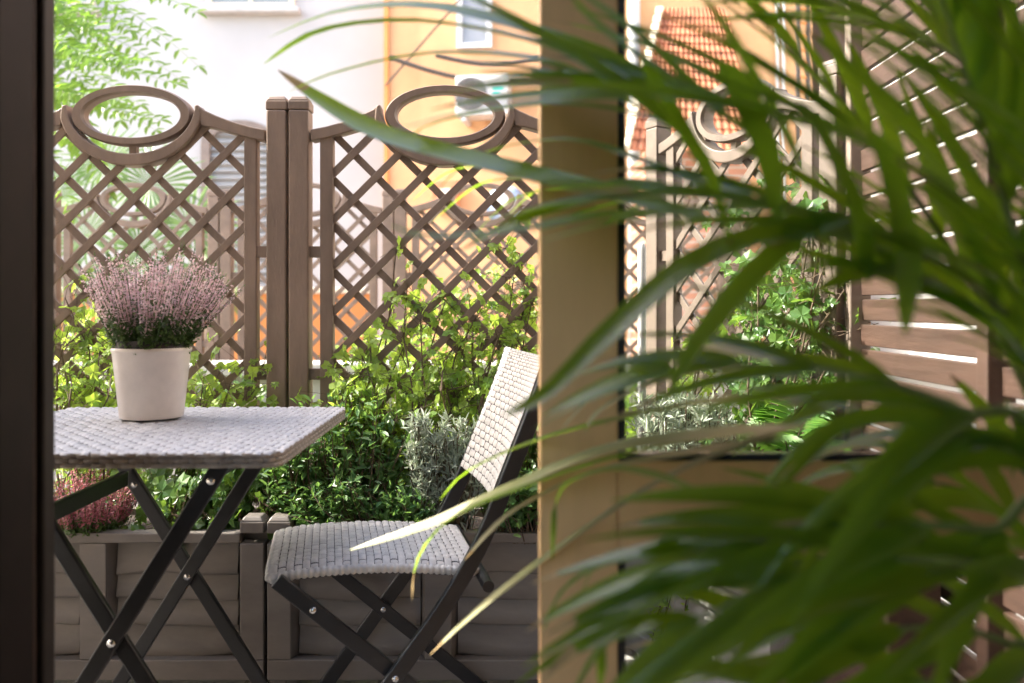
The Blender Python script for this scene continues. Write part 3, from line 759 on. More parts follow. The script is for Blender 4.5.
# greenery on and below the pale trellis, behind the glass
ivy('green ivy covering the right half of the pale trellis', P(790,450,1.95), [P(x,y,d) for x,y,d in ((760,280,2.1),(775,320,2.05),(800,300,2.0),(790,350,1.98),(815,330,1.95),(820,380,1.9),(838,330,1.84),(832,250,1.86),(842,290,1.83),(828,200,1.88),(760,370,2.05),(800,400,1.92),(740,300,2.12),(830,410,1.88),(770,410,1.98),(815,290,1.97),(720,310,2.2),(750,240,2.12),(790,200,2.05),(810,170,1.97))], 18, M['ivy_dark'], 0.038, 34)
ivy('pale yellow ivy twigs at the left of the pale trellis', P(700,440,2.2), [P(x,y,d) for x,y,d in ((700,330,2.25),(735,340,2.15),(690,370,2.28),(720,380,2.2),(745,300,2.12))], 19, M['ivy'], 0.03, 18)
def fern(label, base, fronds, seed, L=0.2):
    rr = random.Random(seed); fo, st = MB(), MB(); base = Vector(base)
    for tx_, ty_, tY in fronds:
        tip = P(tx_, ty_, tY); up = base.lerp(tip, .55) + Vector((0,0,.07)); n = 16
        pts = [base.lerp(up, t/n).lerp(up.lerp(tip, t/n), t/n) for t in range(n+1)]
        st.tube(pts, [0.0022*(1-t/(n+2)) for t in range(n+1)], 4, cap=False)
        for t in range(3, n+1):
            d = (pts[t]-pts[t-1]).normalized(); q = d.cross(Vector((0,-.5,1))).normalized(); l = 0.055*math.sin(math.pi*min(1,(t+1)/(n+1))**.8)+.012
            for s in (-1,1): leaf_oval(fo, pts[t], q*s + d*.45 + Vector((0,0,-.1)), Vector((0,-.5,1)), l, 0.3)
    return plant('fern', label, 'fern', base, fo, st, M['fern'])
fern('bright green fern at the foot of the pale trellis', P(790,470,1.9), [(830,400,1.8),(842,430,1.75),(770,405,1.95),(800,385,1.85),(750,430,1.9),(835,380,1.82),(812,420,1.72),(780,440,1.75),(845,455,1.7)], 41)
fern('fern hanging low behind the lower glass pane', P(820,570,1.95), [(800,610,1.85),(780,640,1.8),(830,590,1.75),(790,580,1.9),(825,650,1.8),(760,600,1.9),(840,620,1.7),(800,670,1.75)], 42)
bush('small leafy plant in front of the lower pane edge', Vector((0.33,2.1,0.0)), 655, 700, 565, 600, 2.0, 2.15, 27, M['ivy'], 14, 0.03)

# ------------------------------------------------------------------ louvre fence on the right, running towards the camera
lf = thing('louvre_fence', 'red-brown slatted fence running along the right side of the terrace', 'fence', (0.735, 1.40, 0))
for yy, m_ in ((1.835, M['louvrepost']), (1.31, M['louvre'])):
    b = MB(); b.box(-0.02, 0.025, yy-1.40-0.016, yy-1.40+0.016, 0, 2.05); b.build('post', m_, lf, bevel=0.003)
for i in range(37):
    z = 0.12 + i*0.0525
    b = MB(); rr = random.Random(i); t = rr.uniform(-.002,.002)
    b.hexa([(0.004+t,-0.30,z),(0.018+t,-0.30,z),(0.018+t,0.418,z),(0.004+t,0.418,z),(0.003+t,-0.30,z+0.044),(0.017+t,-0.30,z+0.044),(0.017+t,0.418,z+0.044),(0.003+t,0.418,z+0.044)])
    b.build('slat', M['louvre'], lf, bevel=0.002)
# terracotta trough at the fence foot (brown shapes right of the fern)
tr_ = thing('wooden_trough', 'brown sloping wooden trough at the foot of the slatted fence', 'trough', (0.66, 1.62, 0))
b = MB(); b.hexa([(-0.02,-.2,0.0),(0.05,-.2,0.0),(0.05,.2,0),(-.02,.2,0),(-.05,-.2,.62),(0.05,-.2,.62),(.05,.2,.62),(-.05,.2,.62)]); b.build('trough_box', M['louvre'], tr_, bevel=.004)
b = MB(); b.box(-.06,.055,-.21,.21,.6205,.637); b.build('trough_rim', M['louvrepost'], tr_, bevel=.004)

# ------------------------------------------------------------------ buildings across the court
def window(parent, x0, x1, z0, z1, y, mf, mg, sill=None, bars=True):
    b = MB(); t = 0.055
    b.box(x0-t, x0, y-0.05, y-0.001, z0-t, z1+t); b.box(x1, x1+t, y-0.05, y-0.001, z0-t, z1+t)
    b.box(x0+.0005, x1-.0005, y-0.049, y-0.001, z1, z1+t-.001); b.box(x0+.0005, x1-.0005, y-0.049, y-0.001, z0-t+.001, z0)
    if bars: b.box((x0+x1)/2-.02, (x0+x1)/2+.02, y-0.04, y-0.002, z0+.001, z1-.001)
    w = b.build('window', mf, parent)
    b = MB(); b.box(x0+.001, x1-.001, y-0.02, y-0.0015, z0+.001, z1-.001); b.build('pane', mg, w)
    if sill:
        b = MB(); b.box(x0-.12, x1+.12, y-.12, y-.0012, z0-t-.06, z0-t-.002); b.build('sill', sill, w, bevel=.006)
    return w
Yw = 9.0
wb = thing('white_building', 'white stuccoed building with arched grey shuttered window', 'building', (-5.0, Yw, 0))
xr = P(387,0,Yw).x + 5.0
b = MB(); b.box(-8, xr, 0, 4, -0.01, 7.5); b.build('wall', M['white'], wb)
x0, x1 = P(206,0,Yw).x+5, P(276,0,Yw).x+5; z0, z1 = P(0,330,Yw).z, P(0,128,Yw).z
# arched surround with shutter slats
b = MB(); cxm = (x0+x1)/2; hwid = (x1-x0)/2; n = 16; prs = [((x0+.06,z0),(x0-.03,z0))]
for i in range(n+1):
    a = math.pi - math.pi*i/n
    prs.append(((cxm+(hwid-.06)*math.cos(a), z1-.16+.15*math.sin(a)), (cxm+(hwid+.03)*math.cos(a), z1-.16+.23*math.sin(a))))
prs.append(((x1-.06,z0),(x1+.03,z0)))
b.strip(prs, -0.07, -0.001); aw = b.build('shutter_window', M['louvrepost'], wb)
b = MB(); z = z0
while z < z1-.02:
    w_ = hwid-.065 if z < z1-.18 else (hwid-.065)*math.sqrt(max(0.01, 1-((z-(z1-.16))/.16)**2)) if z > z1-.16 else hwid-.065
    b.hexa([(cxm-w_,-.012,z+.012),(cxm+w_,-.012,z+.012),(cxm+w_,-.004,z+.012),(cxm-w_,-.004,z+.012),(cxm-w_,-.045,z),(cxm+w_,-.045,z),(cxm+w_,-.037,z),(cxm-w_,-.037,z)][::1])
    b.hexa([(cxm-w_,-.045,z+.001),(cxm+w_,-.045,z+.001),(cxm+w_,-.036,z+.001),(cxm-w_,-.036,z+.001),(cxm-w_,-.012,z+.058),(cxm+w_,-.012,z+.058),(cxm+w_,-.004,z+.058),(cxm-w_,-.004,z+.058)])
    z += 0.075
b.build('shutter_slats', M['shutter'], aw)
window(wb, P(213,0,Yw).x+5, P(290,0,Yw).x+5, P(0,4,Yw).z, P(0,-110,Yw).z, 0, M['cream'], M['winglass'], M['parapet'])
window(wb, P(20,0,Yw).x+5, P(90,0,Yw).x+5, P(0,4,Yw).z, P(0,-110,Yw).z, 0, M['cream'], M['winglass'], M['parapet'])

Yo = 8.6
ob = thing('apricot_building', 'apricot stuccoed building with white window and wall pipes', 'building', (P(387,0,Yo).x, Yo, 0))
ox = P(387,0,Yo).x
OA = R(-9)
ob.rotation_euler = (0, 0, OA)
def W(px, py, off=0.0):
    """point on the apricot wall (its plane turned by OA about the corner), off metres in front of it"""
    k = (px-CX)/F; Y = (Yo + math.tan(-OA)*ox) / (1 + math.tan(-OA)*k); p = P(px, py, Y)
    return p + Vector((math.sin(OA), -math.cos(OA), 0))*off
def OX(px): return (W(px,0) - Vector((ox,Yo,0))).xy.length
def OZ(py): return P(0,py,Yo).z
b = MB(); b.box(0, OX(812), 0, 4.6, -0.01, 7.2); b.build('wall', M['orange'], ob)
b = MB(); b.box(-0.025, 0.02, -0.03, -0.001, 0, 7.2); b.build('shade_strip', M['terracotta'], ob)  # darker strip standing in for the shaded return of the wall
window(ob, OX(463), OX(487), OZ(48), OZ(-60), 0, M['winwhite'], M['winglass'], bars=False)
window(ob, OX(700), OX(735), OZ(-20), OZ(-130), 0, M['winwhite'], M['winglass'])
ac = thing('air_conditioner', 'white outdoor air conditioner unit hung on the apricot wall', 'air conditioner', W(487,121), OA)
w_, h_ = (OX(513)-OX(462))/2, W(487,82).z-W(487,121).z
b = MB(); b.box(-w_, w_, -0.28, -0.02, 0.0, h_); b.build('casing', M['acwhite'], ac, bevel=.012)
b = MB(); cx_, cz_, rd = -w_*.42, h_*.52, h_*.42
for q in range(9):
    r0, r1 = rd*(q+.25)/9, rd*(q+.8)/9; prs = []
    for i in range(29):
        a = 2*math.pi*i/28; prs.append(((cx_+r0*math.cos(a), cz_+r0*math.sin(a)), (cx_+r1*math.cos(a), cz_+r1*math.sin(a))))
    b.strip(prs, -.296, -.2805)
b.build('fan_grille', M['acgrey'], ac)
b = MB(); b.box(w_*.42, w_*.82, -.2845, -.2805, h_*.6, h_*.72); b.box(w_*.42, w_*.70, -.2845, -.2805, h_*.48, h_*.55); b.build('label', M['teal'], ac)
for s in (-1,1):
    b = MB(); b.box(s*w_*.7-.02, s*w_*.7+.02, -.27, -.001, -.05, -.002); b.build('bracket', M['pipe'], ac)
# cables that streak shadows over the wall
for i, (pa, pb_, l) in enumerate((((440,60),(560,57),'dark cable strung along the ledge above the air conditioner'), ((390,90),(468,0),'thin cable rising diagonally from the building corner'), ((395,62),(545,84),'dark cable sagging across the apricot wall below the window'))):
    A, Bq = W(*pa, 0.16), W(*pb_, 0.16); b = MB()
    b.tube([A.lerp(Bq, t/8) - Vector((0,0,.10*math.sin(math.pi*t/8)*(i != 1))) for t in range(9)], 0.022 if i != 1 else 0.010, 6); o = b.build('cable', M['cable']); tag(o, l, 'cable')
# downpipe, red box, blue plate
b = MB(); A, Bq = W(634,-120,.08), W(634,400,.08); b.tube([A, Bq], 0.06, 14); tag(b.build('downpipe', M['winwhite'], smooth=True), 'white downpipe on the apricot wall beside the tiled roof', 'downpipe')
rb = thing('meter_box', 'small red-orange meter box on the apricot wall behind the lattice', 'box', W(447,196), OA)
b = MB(); b.box(-.13,.13,-.12,-.001,-.14,.14); b.build('casing', M['redbox'], rb, bevel=.01)
b = MB(); b.box(-.06,.06,-.126,-.1205,-.05,.06); b.build('lid', M['cream'], rb)
pl = thing('wall_plate', 'round blue and white plate hung on the apricot wall', 'plate', W(506,206), OA)
b = MB(); b.lathe([(0.19,0),(0.20,0.012),(0.12,0.02),(0.02,0.022)], seg=32); o = b.build('rim', M['blue'], pl, smooth=True); o.rotation_euler = (R(90),0,0); o.location = (0,-.002,0)
b = MB(); b.lathe([(0.11,0.0225),(0.105,0.027),(0.02,0.028)], seg=32); o = b.build('well', M['acwhite'], pl, smooth=True); o.rotation_euler = (R(90),0,0); o.location = (0,-.002,0)
# low orange wall in front of the white building
lw = thing('garden_wall', 'low orange rendered wall below the fan palms', 'wall', (0, 6.3, 0))
b = MB(); b.box(-6, P(372,0,6.3).x, -.1, .1, 0, P(0,294,6.3).z); b.build('wall_face', M['terracotta'], lw)
b = MB(); b.box(-6, P(373,0,6.3).x, -.13, .13, P(0,293.9,6.3).z, P(0,288,6.3).z); b.build('coping', M['cream'], lw, bevel=.01)

# tiled-roof annexe right of the glass edge
Yr = 7.2
an = thing('roofed_annexe', 'low brick annexe with a steep terracotta tiled roof', 'annexe', P(700,305,Yr).xy.to_3d())
a0 = P(700,305,Yr).x
def AX(px, Y=Yr): return P(px,0,Y).x - a0
def AZ(py, Y=Yr): return P(0,py,Y).z
b = MB(); b.box(AX(646), AX(752), .06, 1.2, -0.01, AZ(150)); b.build('wall', M['brick'], an)
rows, cols = 15, 16; b = MB()
z0r, z1r = AZ(152), AZ(-25); y0r, y1r = -.12, .85
for r in range(rows):
    f0, f1 = r/rows, (r+1)/rows
    xl0, xl1 = AX(626) + (AX(680)-AX(626))*f0, AX(626) + (AX(680)-AX(626))*f1
    xr_ = AX(752); n = 64; lo, hi = [], []
    for i in range(n+1):
        ph = i/n*cols*2*math.pi; rip = .03*abs(math.sin(ph/2))
        lo.append(Vector((xl0+(xr_-xl0)*i/n, y0r+(y1r-y0r)*f0-.045-rip, z0r+(z1r-z0r)*f0 - .012)))
        hi.append(Vector((xl1+(xr_-xl1)*i/n, y0r+(y1r-y0r)*f1-rip, z0r+(z1r-z0r)*f1+.02)))
    bk_ = [Vector((p.x, p.y+.03+.03, p.z)) for p in lo]
    b.quadgrid([bk_, lo, hi])
rf = b.build('roof', M['rooftile'], an)
b = MB()
for r in range(rows):
    f0, f1 = r/rows, (r+1)/rows
    A = Vector((AX(626)+(AX(680)-AX(626))*f0-.03, y0r+(y1r-y0r)*f0-.08, z0r+(z1r-z0r)*f0)); Bq = Vector((AX(626)+(AX(680)-AX(626))*f1-.03, y0r+(y1r-y0r)*f1-.05, z0r+(z1r-z0r)*f1))
    b.bar(A, A.lerp(Bq, .86), .05, .06)
b.build('verge_tiles', M['cream'], rf)
# pipes, ladder on the apricot wall at the right
for px, l in ((777,'left of two thin grey conduits on the apricot wall'),(783,'right of two thin grey conduits on the apricot wall')):
    b = MB(); b.tube([W(px,-80,.03), W(px,300,.03)], 0.016, 8); tag(b.build('conduit', M['pipe']), l, 'conduit', 'thin conduits on the apricot wall')
ld = thing('wall_ladder', 'narrow brown metal ladder fixed at the apricot building corner', 'ladder', P(803,305,7.6).xy.to_3d())
lx = P(803,305,7.6).x
for px in (798, 808):
    b = MB(); b.box(P(px,0,7.6).x-lx-.015, P(px,0,7.6).x-lx+.015, -.02, .02, 0, 6); b.build('rail', M['cable'], ld)
for i in range(48):
    b = MB(); b.box(P(798,0,7.6).x-lx+.0155, P(808,0,7.6).x-lx-.0155, -.012, .012, .3+i*.12, .325+i*.12); b.build('rung', M['terracotta'], ld)
# pale neighbour wall glimpsed through the slats
nb = thing('neighbour_house', 'pale sunlit house wall glimpsed through the gaps of the slatted fence', 'house', (3.4, 4.0, 0))
b = MB(); b.box(-.1, 3, -3.2, 6, -0.01, 5.5); b.build('wall', M['white'], nb)

# ------------------------------------------------------------------ tree at upper left, fan palms
def pinnate(fo, st, a, c, e, rr, ll=0.092, n=19):
    pts = [a.lerp(c, t/n).lerp(c.lerp(e, t/n), t/n) for t in range(n+1)]
    st.tube(pts, [0.004*(1-.8*t/n) for t in range(n+1)], 4, cap=False)
    for t in range(2, n+1):
        d = (pts[t]-pts[t-1]).normalized(); q = d.cross(Vector((rr.gauss(0,.35), -.7, .7))).normalized()
        for s in (-1, 1):
            leaf_oval(fo, pts[t], q*s + d*.45 + Vector((0,0,-.12)) + rnd(rr,.1), Vector((rr.gauss(0,.3),-.5,.8)), ll*rr.uniform(.75,1.15)*(1-.35*(t/n)**2), 0.38)
    leaf_oval(fo, pts[-1], d, Vector((0,-.5,1)), ll*.8, .38)
rr = random.Random(77); fo, st, tk = MB(), MB(), MB()
tbz = Vector((-2.75, 4.3, 0))
tk.tube([tbz, tbz+Vector((.03,0,.8)), tbz+Vector((-.02,.02,1.6)), tbz+Vector((.08,0,2.5)), tbz+Vector((.1,0,3.4))], [.075,.065,.055,.045,.02], 12)
tips = [((40,-30),(110,-15),(198,66)),((45,20),(100,20),(178,78)),((30,-20),(120,-30),(196,12)),((30,60),(90,55),(176,84)),((20,80),(90,85),(155,130)),((20,40),(70,60),(120,120)),((30,100),(90,100),(160,120)),((10,0),(70,10),(130,70)),((40,-50),(90,-20),(130,30)),((20,-40),(60,10),(80,80)),((30,110),(70,120),(110,190)),((10,60),(50,80),(75,140)),((10,100),(60,130),(100,160)),((40,0),(80,0),(150,40)),((60,-60),(100,-40),(160,-5)),((20,20),(60,40),(95,60)),((0,120),(50,140),(70,210)),((30,30),(90,70),(140,105)),((10,-20),(50,-10),(100,30)),((50,40),(95,60),(140,60)),((0,80),(60,90),(120,100)),((40,70),(70,100),(90,135)),((-20,20),(40,0),(70,30)),((-20,60),(30,60),(65,95))]
for a, c, e in tips:
    Y = 4.3 + rr.uniform(-.5,.5); A = P(*a, Y+.1); E = P(*e, Y-.1); C_ = P(*c, Y) 
    root_ = tbz + Vector((.08, 0, min(3.2, max(1.3, A.z+.05))))
    tk.tube([root_, root_.lerp(A,.6)+Vector((0,0,.08)), A], [.016,.010,.005], 6, cap=False)
    pinnate(fo, st, A, C_, E, rr)
for i in range(46):                                  # rest of the crown, outside the frame on the left and above
    a = rr.uniform(0, 6.28); z = rr.uniform(1.7, 3.6); d = Vector((math.cos(a), math.sin(a)*.8, rr.uniform(.0,.6)))
    if d.x > .5 and z < 3.0: continue
    A = tbz + Vector((.08,0,z)) + d*.35; E = A + d*rr.uniform(.5,.8) + Vector((0,0,-.25)); C_ = A.lerp(E,.5)+Vector((0,0,.15))
    tk.tube([tbz + Vector((.08,0,z-.1)), A], [.014,.005], 5, cap=False); pinnate(fo, st, A, C_, E, rr)
tre = thing('ailanthus_tree', 'airy tree with feathery compound leaves at upper left', 'tree', tbz)
for mb, nm, mm in ((tk,'trunk',M['bark']),(fo,'crown',M['tree'])):
    mb.v = [tuple(Vector(v)-tbz) for v in mb.v]; oo = mb.build(nm, mm, tre)
st.v = [tuple(Vector(v)-tbz) for v in st.v]; st.build('leaf_stalks', M['tree'], oo)

def fan_palm(label, base, h, leaves, seed):
    rr = random.Random(seed); base = Vector(base)
    root = thing('fan_palm', label, 'palm', base)
    b = MB(); b.tube([Vector((0,0,z*h/6)) + Vector((rr.gauss(0,.004),0,0)) for z in range(7)], [.08,.075,.07,.075,.07,.065,.05], 12); b.build('trunk', M['bark'], root)
    crown = base + Vector((0,0,h))
    for (px, py, Y, rad, face) in leaves:
        c = P(px, py, Y); b = MB()
        b.tube([crown-base, (crown.lerp(c,.6)-base)+Vector((0,0,.06)), c-base], [.012,.009,.006], 6, cap=False)
        d = (c-crown); d.z += .1; d.normalize(); n = Vector((face,-1,.45)).normalized(); d = (d - n*d.dot(n)).normalized(); w = n.cross(d)
        for i in range(30):
            a = R(-165 + 330*i/29) + rr.gauss(0,.02); v = d*math.cos(a) + w*math.sin(a); l = rad*(.82+.18*math.cos(a))*rr.uniform(.93,1.05)
            q = n.cross(v)*0.011*rad/.35; m_ = c + v*l*.55 + n*.02; e = c + v*l + Vector((0,0,-.06*rr.random()))
            bb = len(b.v); b.v.extend(tuple(p-base) for p in (c, m_-q, m_-n*.008, m_+q, e))
            b.f.extend([(bb,bb+1,bb+2),(bb,bb+2,bb+3),(bb+1,bb+4,bb+2),(bb+2,bb+4,bb+3)])
        b.build('leaf', M['fanpalm'], root)
fan_palm('larger fan palm behind the left lattice', Vector((P(118,0,5.2).x, 5.2, 0)), 1.15, [(85,235,5.0,.36,-.3),(150,185,5.0,.40,.2),(105,165,5.3,.38,0),(190,225,5.1,.38,.4),(60,200,5.2,.36,-.4),(140,250,4.9,.36,.1),(75,280,4.9,.32,-.2)], 51)
fan_palm('smaller fan palm left of the shuttered window', Vector((P(212,0,5.6).x, 5.6, 0)), .8, [(205,285,5.4,.30,.3),(228,300,5.5,.25,.5),(185,300,5.4,.26,-.2),(215,262,5.6,.22,.1)], 52)
# soft shrubs behind the parapet and between the fences
for i, (x0_, x1_, y0_, y1_, Y, l, mm) in enumerate(((330,470,300,420,3.2,'loose green shrub behind the lattice near the far posts','ivy'),(450,610,255,420,3.15,'tall yellow-green shrub between the two rows of trellis','ivy'),(60,150,300,420,3.0,'leafy shrub behind the lattice at far left','ivy'),(180,270,375,430,3.2,'low shrub behind the double post','ivy_dark'),(620,720,330,470,3.2,'wispy shrub seen between the slim pole and pale trellis','ivy'))):
    bush(l, Vector((P((x0_+x1_)/2,0,Y).x, Y, 0)), x0_, x1_, y0_, y1_, Y-.15, Y+.15, 60+i, M[mm], 95, 0.042, 0.5)

# ------------------------------------------------------------------ indoor palm in the foreground
KP = 0.93                                            # how near the palm stands
def PQ(px, py, Y): return P(px, py, Y*KP)
rp = random.Random(99)
def leaflet(mb, pts, w, twist=0.0, up=Vector((0,0,1))):
    """lanceolate leaf along a path: V-folded, three vertices across"""
    n = len(pts); rows = []
    for i, p in enumerate(pts):
        t = i/(n-1); d = (pts[min(i+1,n-1)]-pts[max(i-1,0)]).normalized()
        q = d.cross(up)
        if q.length < .05: q = d.cross(Vector((0,-1,0)))
        q.normalize(); nn = q.cross(d)
        a = twist*t; q, nn = q*math.cos(a)+nn*math.sin(a), nn*math.cos(a)-q*math.sin(a)
        ww = w*(min(1, t/.16)**.7*.85+.15)*max(0.02, (1-t**2.4))**.85 * .5
        rows.append([p - q*ww + nn*ww*.28, p, p + q*ww + nn*ww*.28])
    mb.quadgrid(rows)
    if rp.random() < .35: mb.tips.append((len(mb.f) - 2*rp.choice((1,1,2)), len(mb.f)))
def crv(ctrl, n):
    out = []; m = len(ctrl)-1
    for s in range(n+1):
        f = s/n*m; i = min(int(f), m-1); t = f-i
        p0, p1, p2, p3 = ctrl[max(i-1,0)], ctrl[i], ctrl[i+1], ctrl[min(i+2,m)]
        out.append(0.5*((2*p1)+(-p0+p2)*t+(2*p0-5*p1+4*p2-p3)*t*t+(-p0+3*p1-3*p2+p3)*t**3))
    return out
pb0 = Vector((0.54, 0.60, 0.40))
pot2 = thing('planter_pot', 'dark round indoor pot holding the foreground palm, below the frame', 'pot', (pb0.x, pb0.y, 0))
b = MB(); b.lathe([(0.10,0),(0.115,.004),(0.15,.36),(0.155,.365),(0.155,.40),(.145,.40),(.138,.375),(.02,.37)], seg=40); b.build('pot_body', M['potliner'], pot2, smooth=True)
palm = thing('areca_palm', 'big out-of-focus feathery palm filling the right foreground', 'palm', pb0)
rp = random.Random(99)
def frond(ctrl, nl, L0, ang, droop, w=0.021, start=.3, extra=(), seed=None, plane=Vector((0,-.55,.85)), bare=False):
    ctrl = [pb0 + Vector((rp.uniform(-.03,.03), rp.uniform(-.03,.03), -0.03))] + [PQ(*c) for c in ctrl]
    pts = crv(ctrl, 40); b = MB()
    b.tube([p-pb0 for p in pts], [.0055*(1-.82*i/40) for i in range(41)], 7)
    fr_ = b.build('frond', M['palm_rachis'], palm, smooth=True)
    lf_ = MB()
    for i in range(nl):
        t = start + (1-start)*(i+.5)/nl; k_ = min(int(t*40), 39); p = pts[k_].lerp(pts[k_+1], t*40-k_)
        d = (pts[k_+1]-pts[k_]).normalized(); q = d.cross(plane).normalized()
        prof = math.sin(math.pi*(.18+.72*(t-start)/(1-start)))**.6
        for s in (-1, 1):
            if rp.random() < .06: continue
            a = R(ang*(1.15-.55*(t-start)/(1-start))) + rp.gauss(0,.09)
            v = d*math.cos(a) + q*s*math.sin(a) + plane*.12*rp.random() + rnd(rp,.05); v.normalize()
            L_ = L0*prof*rp.uniform(.82,1.12); dr_ = droop*rp.uniform(.6,1.5)
            lp = [p + v*L_*u - Vector((0,0,1))*dr_*L_*u*u*(1+.5*u) + d*0.10*L_*u*u for u in [x/9 for x in range(10)]]
            leaflet(lf_, [x-pb0 for x in lp], w*rp.uniform(.75,1.15), rp.uniform(-.5,.5), plane)
    for e in extra:
        f0_ = len(lf_.f); lp = crv([PQ(*c) for c in e[0]], 14); leaflet(lf_, [x-pb0 for x in lp], e[1], e[2] if len(e) > 2 else 0, Vector((0,-.35,.9)))
        if len(e) > 3: lf_.pale.append((f0_, len(lf_.f)))  # leaflets that carry the painted glare
    lo = lf_.build('leaflets', M['palm'], fr_, smooth=True); lo.data.materials.append(M['drytip']); lo.data.materials.append(M['glareleaf'])
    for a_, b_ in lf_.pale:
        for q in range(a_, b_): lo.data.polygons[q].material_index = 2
    for a_, b_ in lf_.tips:
        for q in range(a_, b_): lo.data.polygons[q].material_index = 1
# upper frond sweeping left across the top
frond([(1080,420,.74),(1000,240,.74),(880,150,.74),(760,110,.76),(650,95,.80),(560,85,.86)], 11, .25, 28, .08, extra=(
    ([(660,95,.80),(580,50,.88),(440,10,.98),(340,12,1.06),(268,38,1.12)], .036, .3),
    ([(640,90,.82),(540,45,.90),(420,22,1.0),(320,32,1.08),(264,64,1.14)], .028, -.3),
    ([(640,110,.84),(540,62,.92),(430,54,1.0),(340,72,1.06),(288,92,1.1)], .024),
    ([(720,225,.78),(600,195,.86),(470,162,.95),(380,135,1.02),(320,100,1.08),(278,70,1.12)], .042, .4),
    ([(700,150,.73),(600,75,.76),(500,15,.80),(420,-25,.84)], .036),
    ([(720,120,.72),(640,40,.72),(560,-20,.72)], .036),
    ([(690,130,.78),(600,108,.85),(520,107,.92),(430,125,1.0),(400,150,1.03)], .016)))
frond([(1060,430,.72),(990,300,.70),(880,235,.70),(770,205,.72),(670,195,.78),(590,200,.84)], 10, .20, 26, .12, extra=(
    ([(760,215,.72),(650,165,.80),(560,140,.9),(470,160,1.0),(420,215,1.04)], .016),
    ([(700,215,.72),(600,218,.72),(520,232,.72),(430,238,.74),(390,225,.75)], .022),
    ([(900,255,.70),(800,235,.69),(700,262,.70),(610,335,.72),(550,392,.74),(505,415,.75)], .036, .5),
    ([(900,240,.70),(830,222,.68),(760,270,.69),(700,340,.70),(665,400,.72)], .030, .6),
    ([(780,160,.72),(690,95,.72),(600,30,.72),(560,-15,.72)], .034),
    ([(690,205,.80),(640,208,.95),(600,232,1.1),(572,278,1.13)], .015), ([(650,200,.84),(600,208,1.0),(560,225,1.12),(532,266,1.15)], .016), ([(620,195,.88),(560,190,1.05),(510,202,1.15),(470,240,1.18)], .016), ([(600,190,.9),(530,180,1.05),(480,185,1.15),(432,222,1.2)], .016), ([(560,180,.95),(500,168,1.1),(450,172,1.18),(408,205,1.22)], .015), ([(640,190,.9),(590,185,1.05),(540,190,1.15),(505,218,1.18)], .014),
    ([(720,60,.70),(745,110,.69),(768,165,.68),(778,225,.67)], .034), ([(795,100,.66),(830,160,.66),(858,225,.66),(868,285,.66)], .036), ([(870,130,.64),(890,190,.64),(905,260,.64),(905,335,.64)], .034), ([(640,60,.72),(680,130,.71),(710,180,.70),(732,250,.70)], .024),
    ([(800,170,.70),(740,60,.69),(690,-20,.69)], .036)))
frond([(1060,480,.70),(960,410,.68),(850,375,.68),(740,365,.72),(650,372,.76)], 5, .18, 24, .14, extra=(
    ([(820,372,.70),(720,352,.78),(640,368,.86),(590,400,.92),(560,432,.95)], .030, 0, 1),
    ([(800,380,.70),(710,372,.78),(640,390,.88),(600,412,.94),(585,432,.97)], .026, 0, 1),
    ([(860,410,.70),(740,400,.78),(620,420,.92),(540,440,1.04),(470,470,1.14),(440,500,1.2)], .024),
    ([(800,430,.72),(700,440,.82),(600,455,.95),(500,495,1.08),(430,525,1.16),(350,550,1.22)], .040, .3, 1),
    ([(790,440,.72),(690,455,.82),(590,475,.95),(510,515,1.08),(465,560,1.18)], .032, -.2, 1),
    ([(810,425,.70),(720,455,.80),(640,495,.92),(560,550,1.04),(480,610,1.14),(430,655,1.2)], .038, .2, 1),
    ([(700,440,.80),(600,462,.92),(520,490,1.02),(450,520,1.1),(418,560,1.16),(412,600,1.18)], .018)))
frond([(1070,540,.70),(990,530,.68),(880,525,.67),(770,540,.69),(660,575,.72)], 5, .20, 22, .12, extra=(
    ([(770,540,.69),(690,535,.72),(640,550,.76),(600,560,.80),(580,600,.82)], .016),
    ([(800,570,.68),(700,558,.72),(620,560,.78),(565,590,.82),(540,640,.84)], .022),
    ([(700,492,.71),(620,470,.82),(562,490,.90),(552,560,.92)], .014)))
frond([(1080,610,.68),(1000,570,.66),(890,560,.65),(770,585,.66),(660,640,.68)], 4, .20, 24, .12, extra=(
    ([(790,590,.66),(690,585,.70),(610,640,.74),(560,720,.78)], .030),
    ([(940,580,.64),(830,600,.64),(720,640,.65),(640,700,.66)], .030),
    ([(740,570,.66),(660,580,.70),(610,625,.74),(600,690,.76)], .022)))
frond([(1070,420,.68),(1020,250,.68),(970,90,.68),(930,-40,.68)], 12, .22, 42, .10, w=.022)
frond([(1090,400,.78),(1060,220,.80),(1000,60,.82),(900,-30,.84)], 12, .24, 36, .12, w=.022)
frond([(1040,420,.80),(950,250,.84),(850,110,.86),(760,20,.88)], 8, .20, 30, .10, w=.018)
frond([(1090,480,.68),(1040,380,.68),(980,310,.70),(900,270,.70)], 8, .18, 34, .16, w=.020)
frond([(1080,560,.80),(1000,450,.82),(910,400,.84),(830,400,.86)], 4, .15, 26, .12, w=.020)
frond([(1100,640,.68),(1040,580,.68),(950,570,.70),(860,600,.70)], 5, .20, 26, .12, w=.020)
frond([(1080,700,.74),(1000,640,.74),(900,630,.74),(800,670,.75)], 4, .22, 26, .12, w=.020)
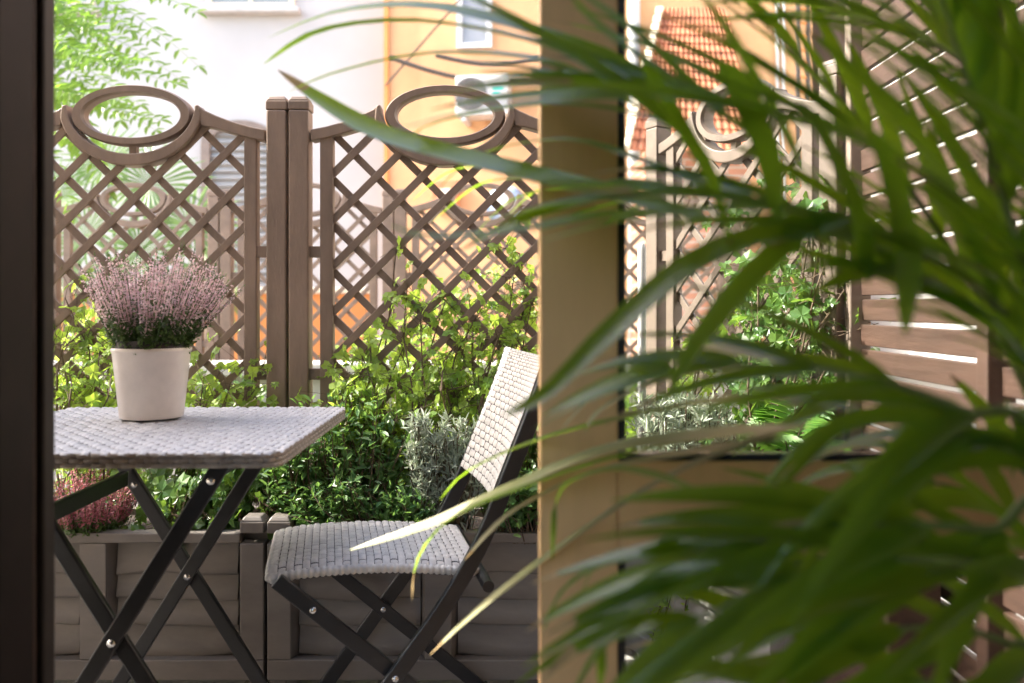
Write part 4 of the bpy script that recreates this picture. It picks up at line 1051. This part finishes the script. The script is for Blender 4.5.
frond([(1110,420,.66),(1090,250,.66),(1060,60,.66),(1010,-60,.66)], 13, .22, 46, .14, w=.022)
frond([(1100,560,.66),(1060,480,.64),(1000,440,.68),(930,430,.68)], 7, .19, 46, .45, w=.024)
frond([(1110,660,.80),(1050,560,.82),(990,500,.84),(920,480,.86)], 5, .22, 44, .35, w=.024)
frond([(1080,690,.72),(990,690,.72),(880,680,.72),(760,700,.72)], 3, .20, 26, .05, w=.022)

frond([(1120,380,.86),(1060,180,.88),(960,60,.90),(830,10,.92)], 13, .24, 34, .10, w=.022)

# ------------------------------------------------------------------ light, sky, camera
S = Vector((-0.77, 0.05, 0.64)).normalized()
sun = bpy.data.lights.new('sun', 'SUN'); sun.energy = 2.4; sun.angle = R(0.5); sun.color = (1.0, 0.93, 0.82)
so = bpy.data.objects.new('sun', sun); COL.objects.link(so); so.rotation_euler = S.to_track_quat('Z', 'Y').to_euler()
w = bpy.data.worlds.new('World'); scene.world = w; w.use_nodes = True
nt = w.node_tree; sk = nt.nodes.new('ShaderNodeTexSky'); sk.sky_type = 'NISHITA'; sk.sun_disc = False; sk.dust_density = 4.0; sk.ozone_density = 0.4
sk.sun_elevation = math.asin(S.z); sk.sun_rotation = math.atan2(S.x, S.y)
nt.links.new(sk.outputs[0], nt.nodes['Background'].inputs[0]); nt.nodes['Background'].inputs[1].default_value = 0.15
cam = bpy.data.cameras.new('camera'); co = bpy.data.objects.new('camera', cam); COL.objects.link(co); scene.camera = co
co.location = (0, 0, CH); co.rotation_euler = (R(90), 0, 0)
cam.sensor_width = 36; cam.lens = F/1024*36; cam.shift_y = -(341.5-HY)/1024; cam.clip_start = 0.02; cam.clip_end = 400
cam.dof.use_dof = True; cam.dof.focus_distance = 1.95; cam.dof.aperture_fstop = 2.8
scene.view_settings.view_transform = 'Standard'; scene.view_settings.look = 'None'; scene.view_settings.gamma = 1
scene.view_settings.exposure = 2.66
scene.render.engine = 'CYCLES'
scene.cycles.use_denoising = True
scene.cycles.max_bounces = 8; scene.cycles.transparent_max_bounces = 12
scene.cycles.sample_clamp_indirect = 6
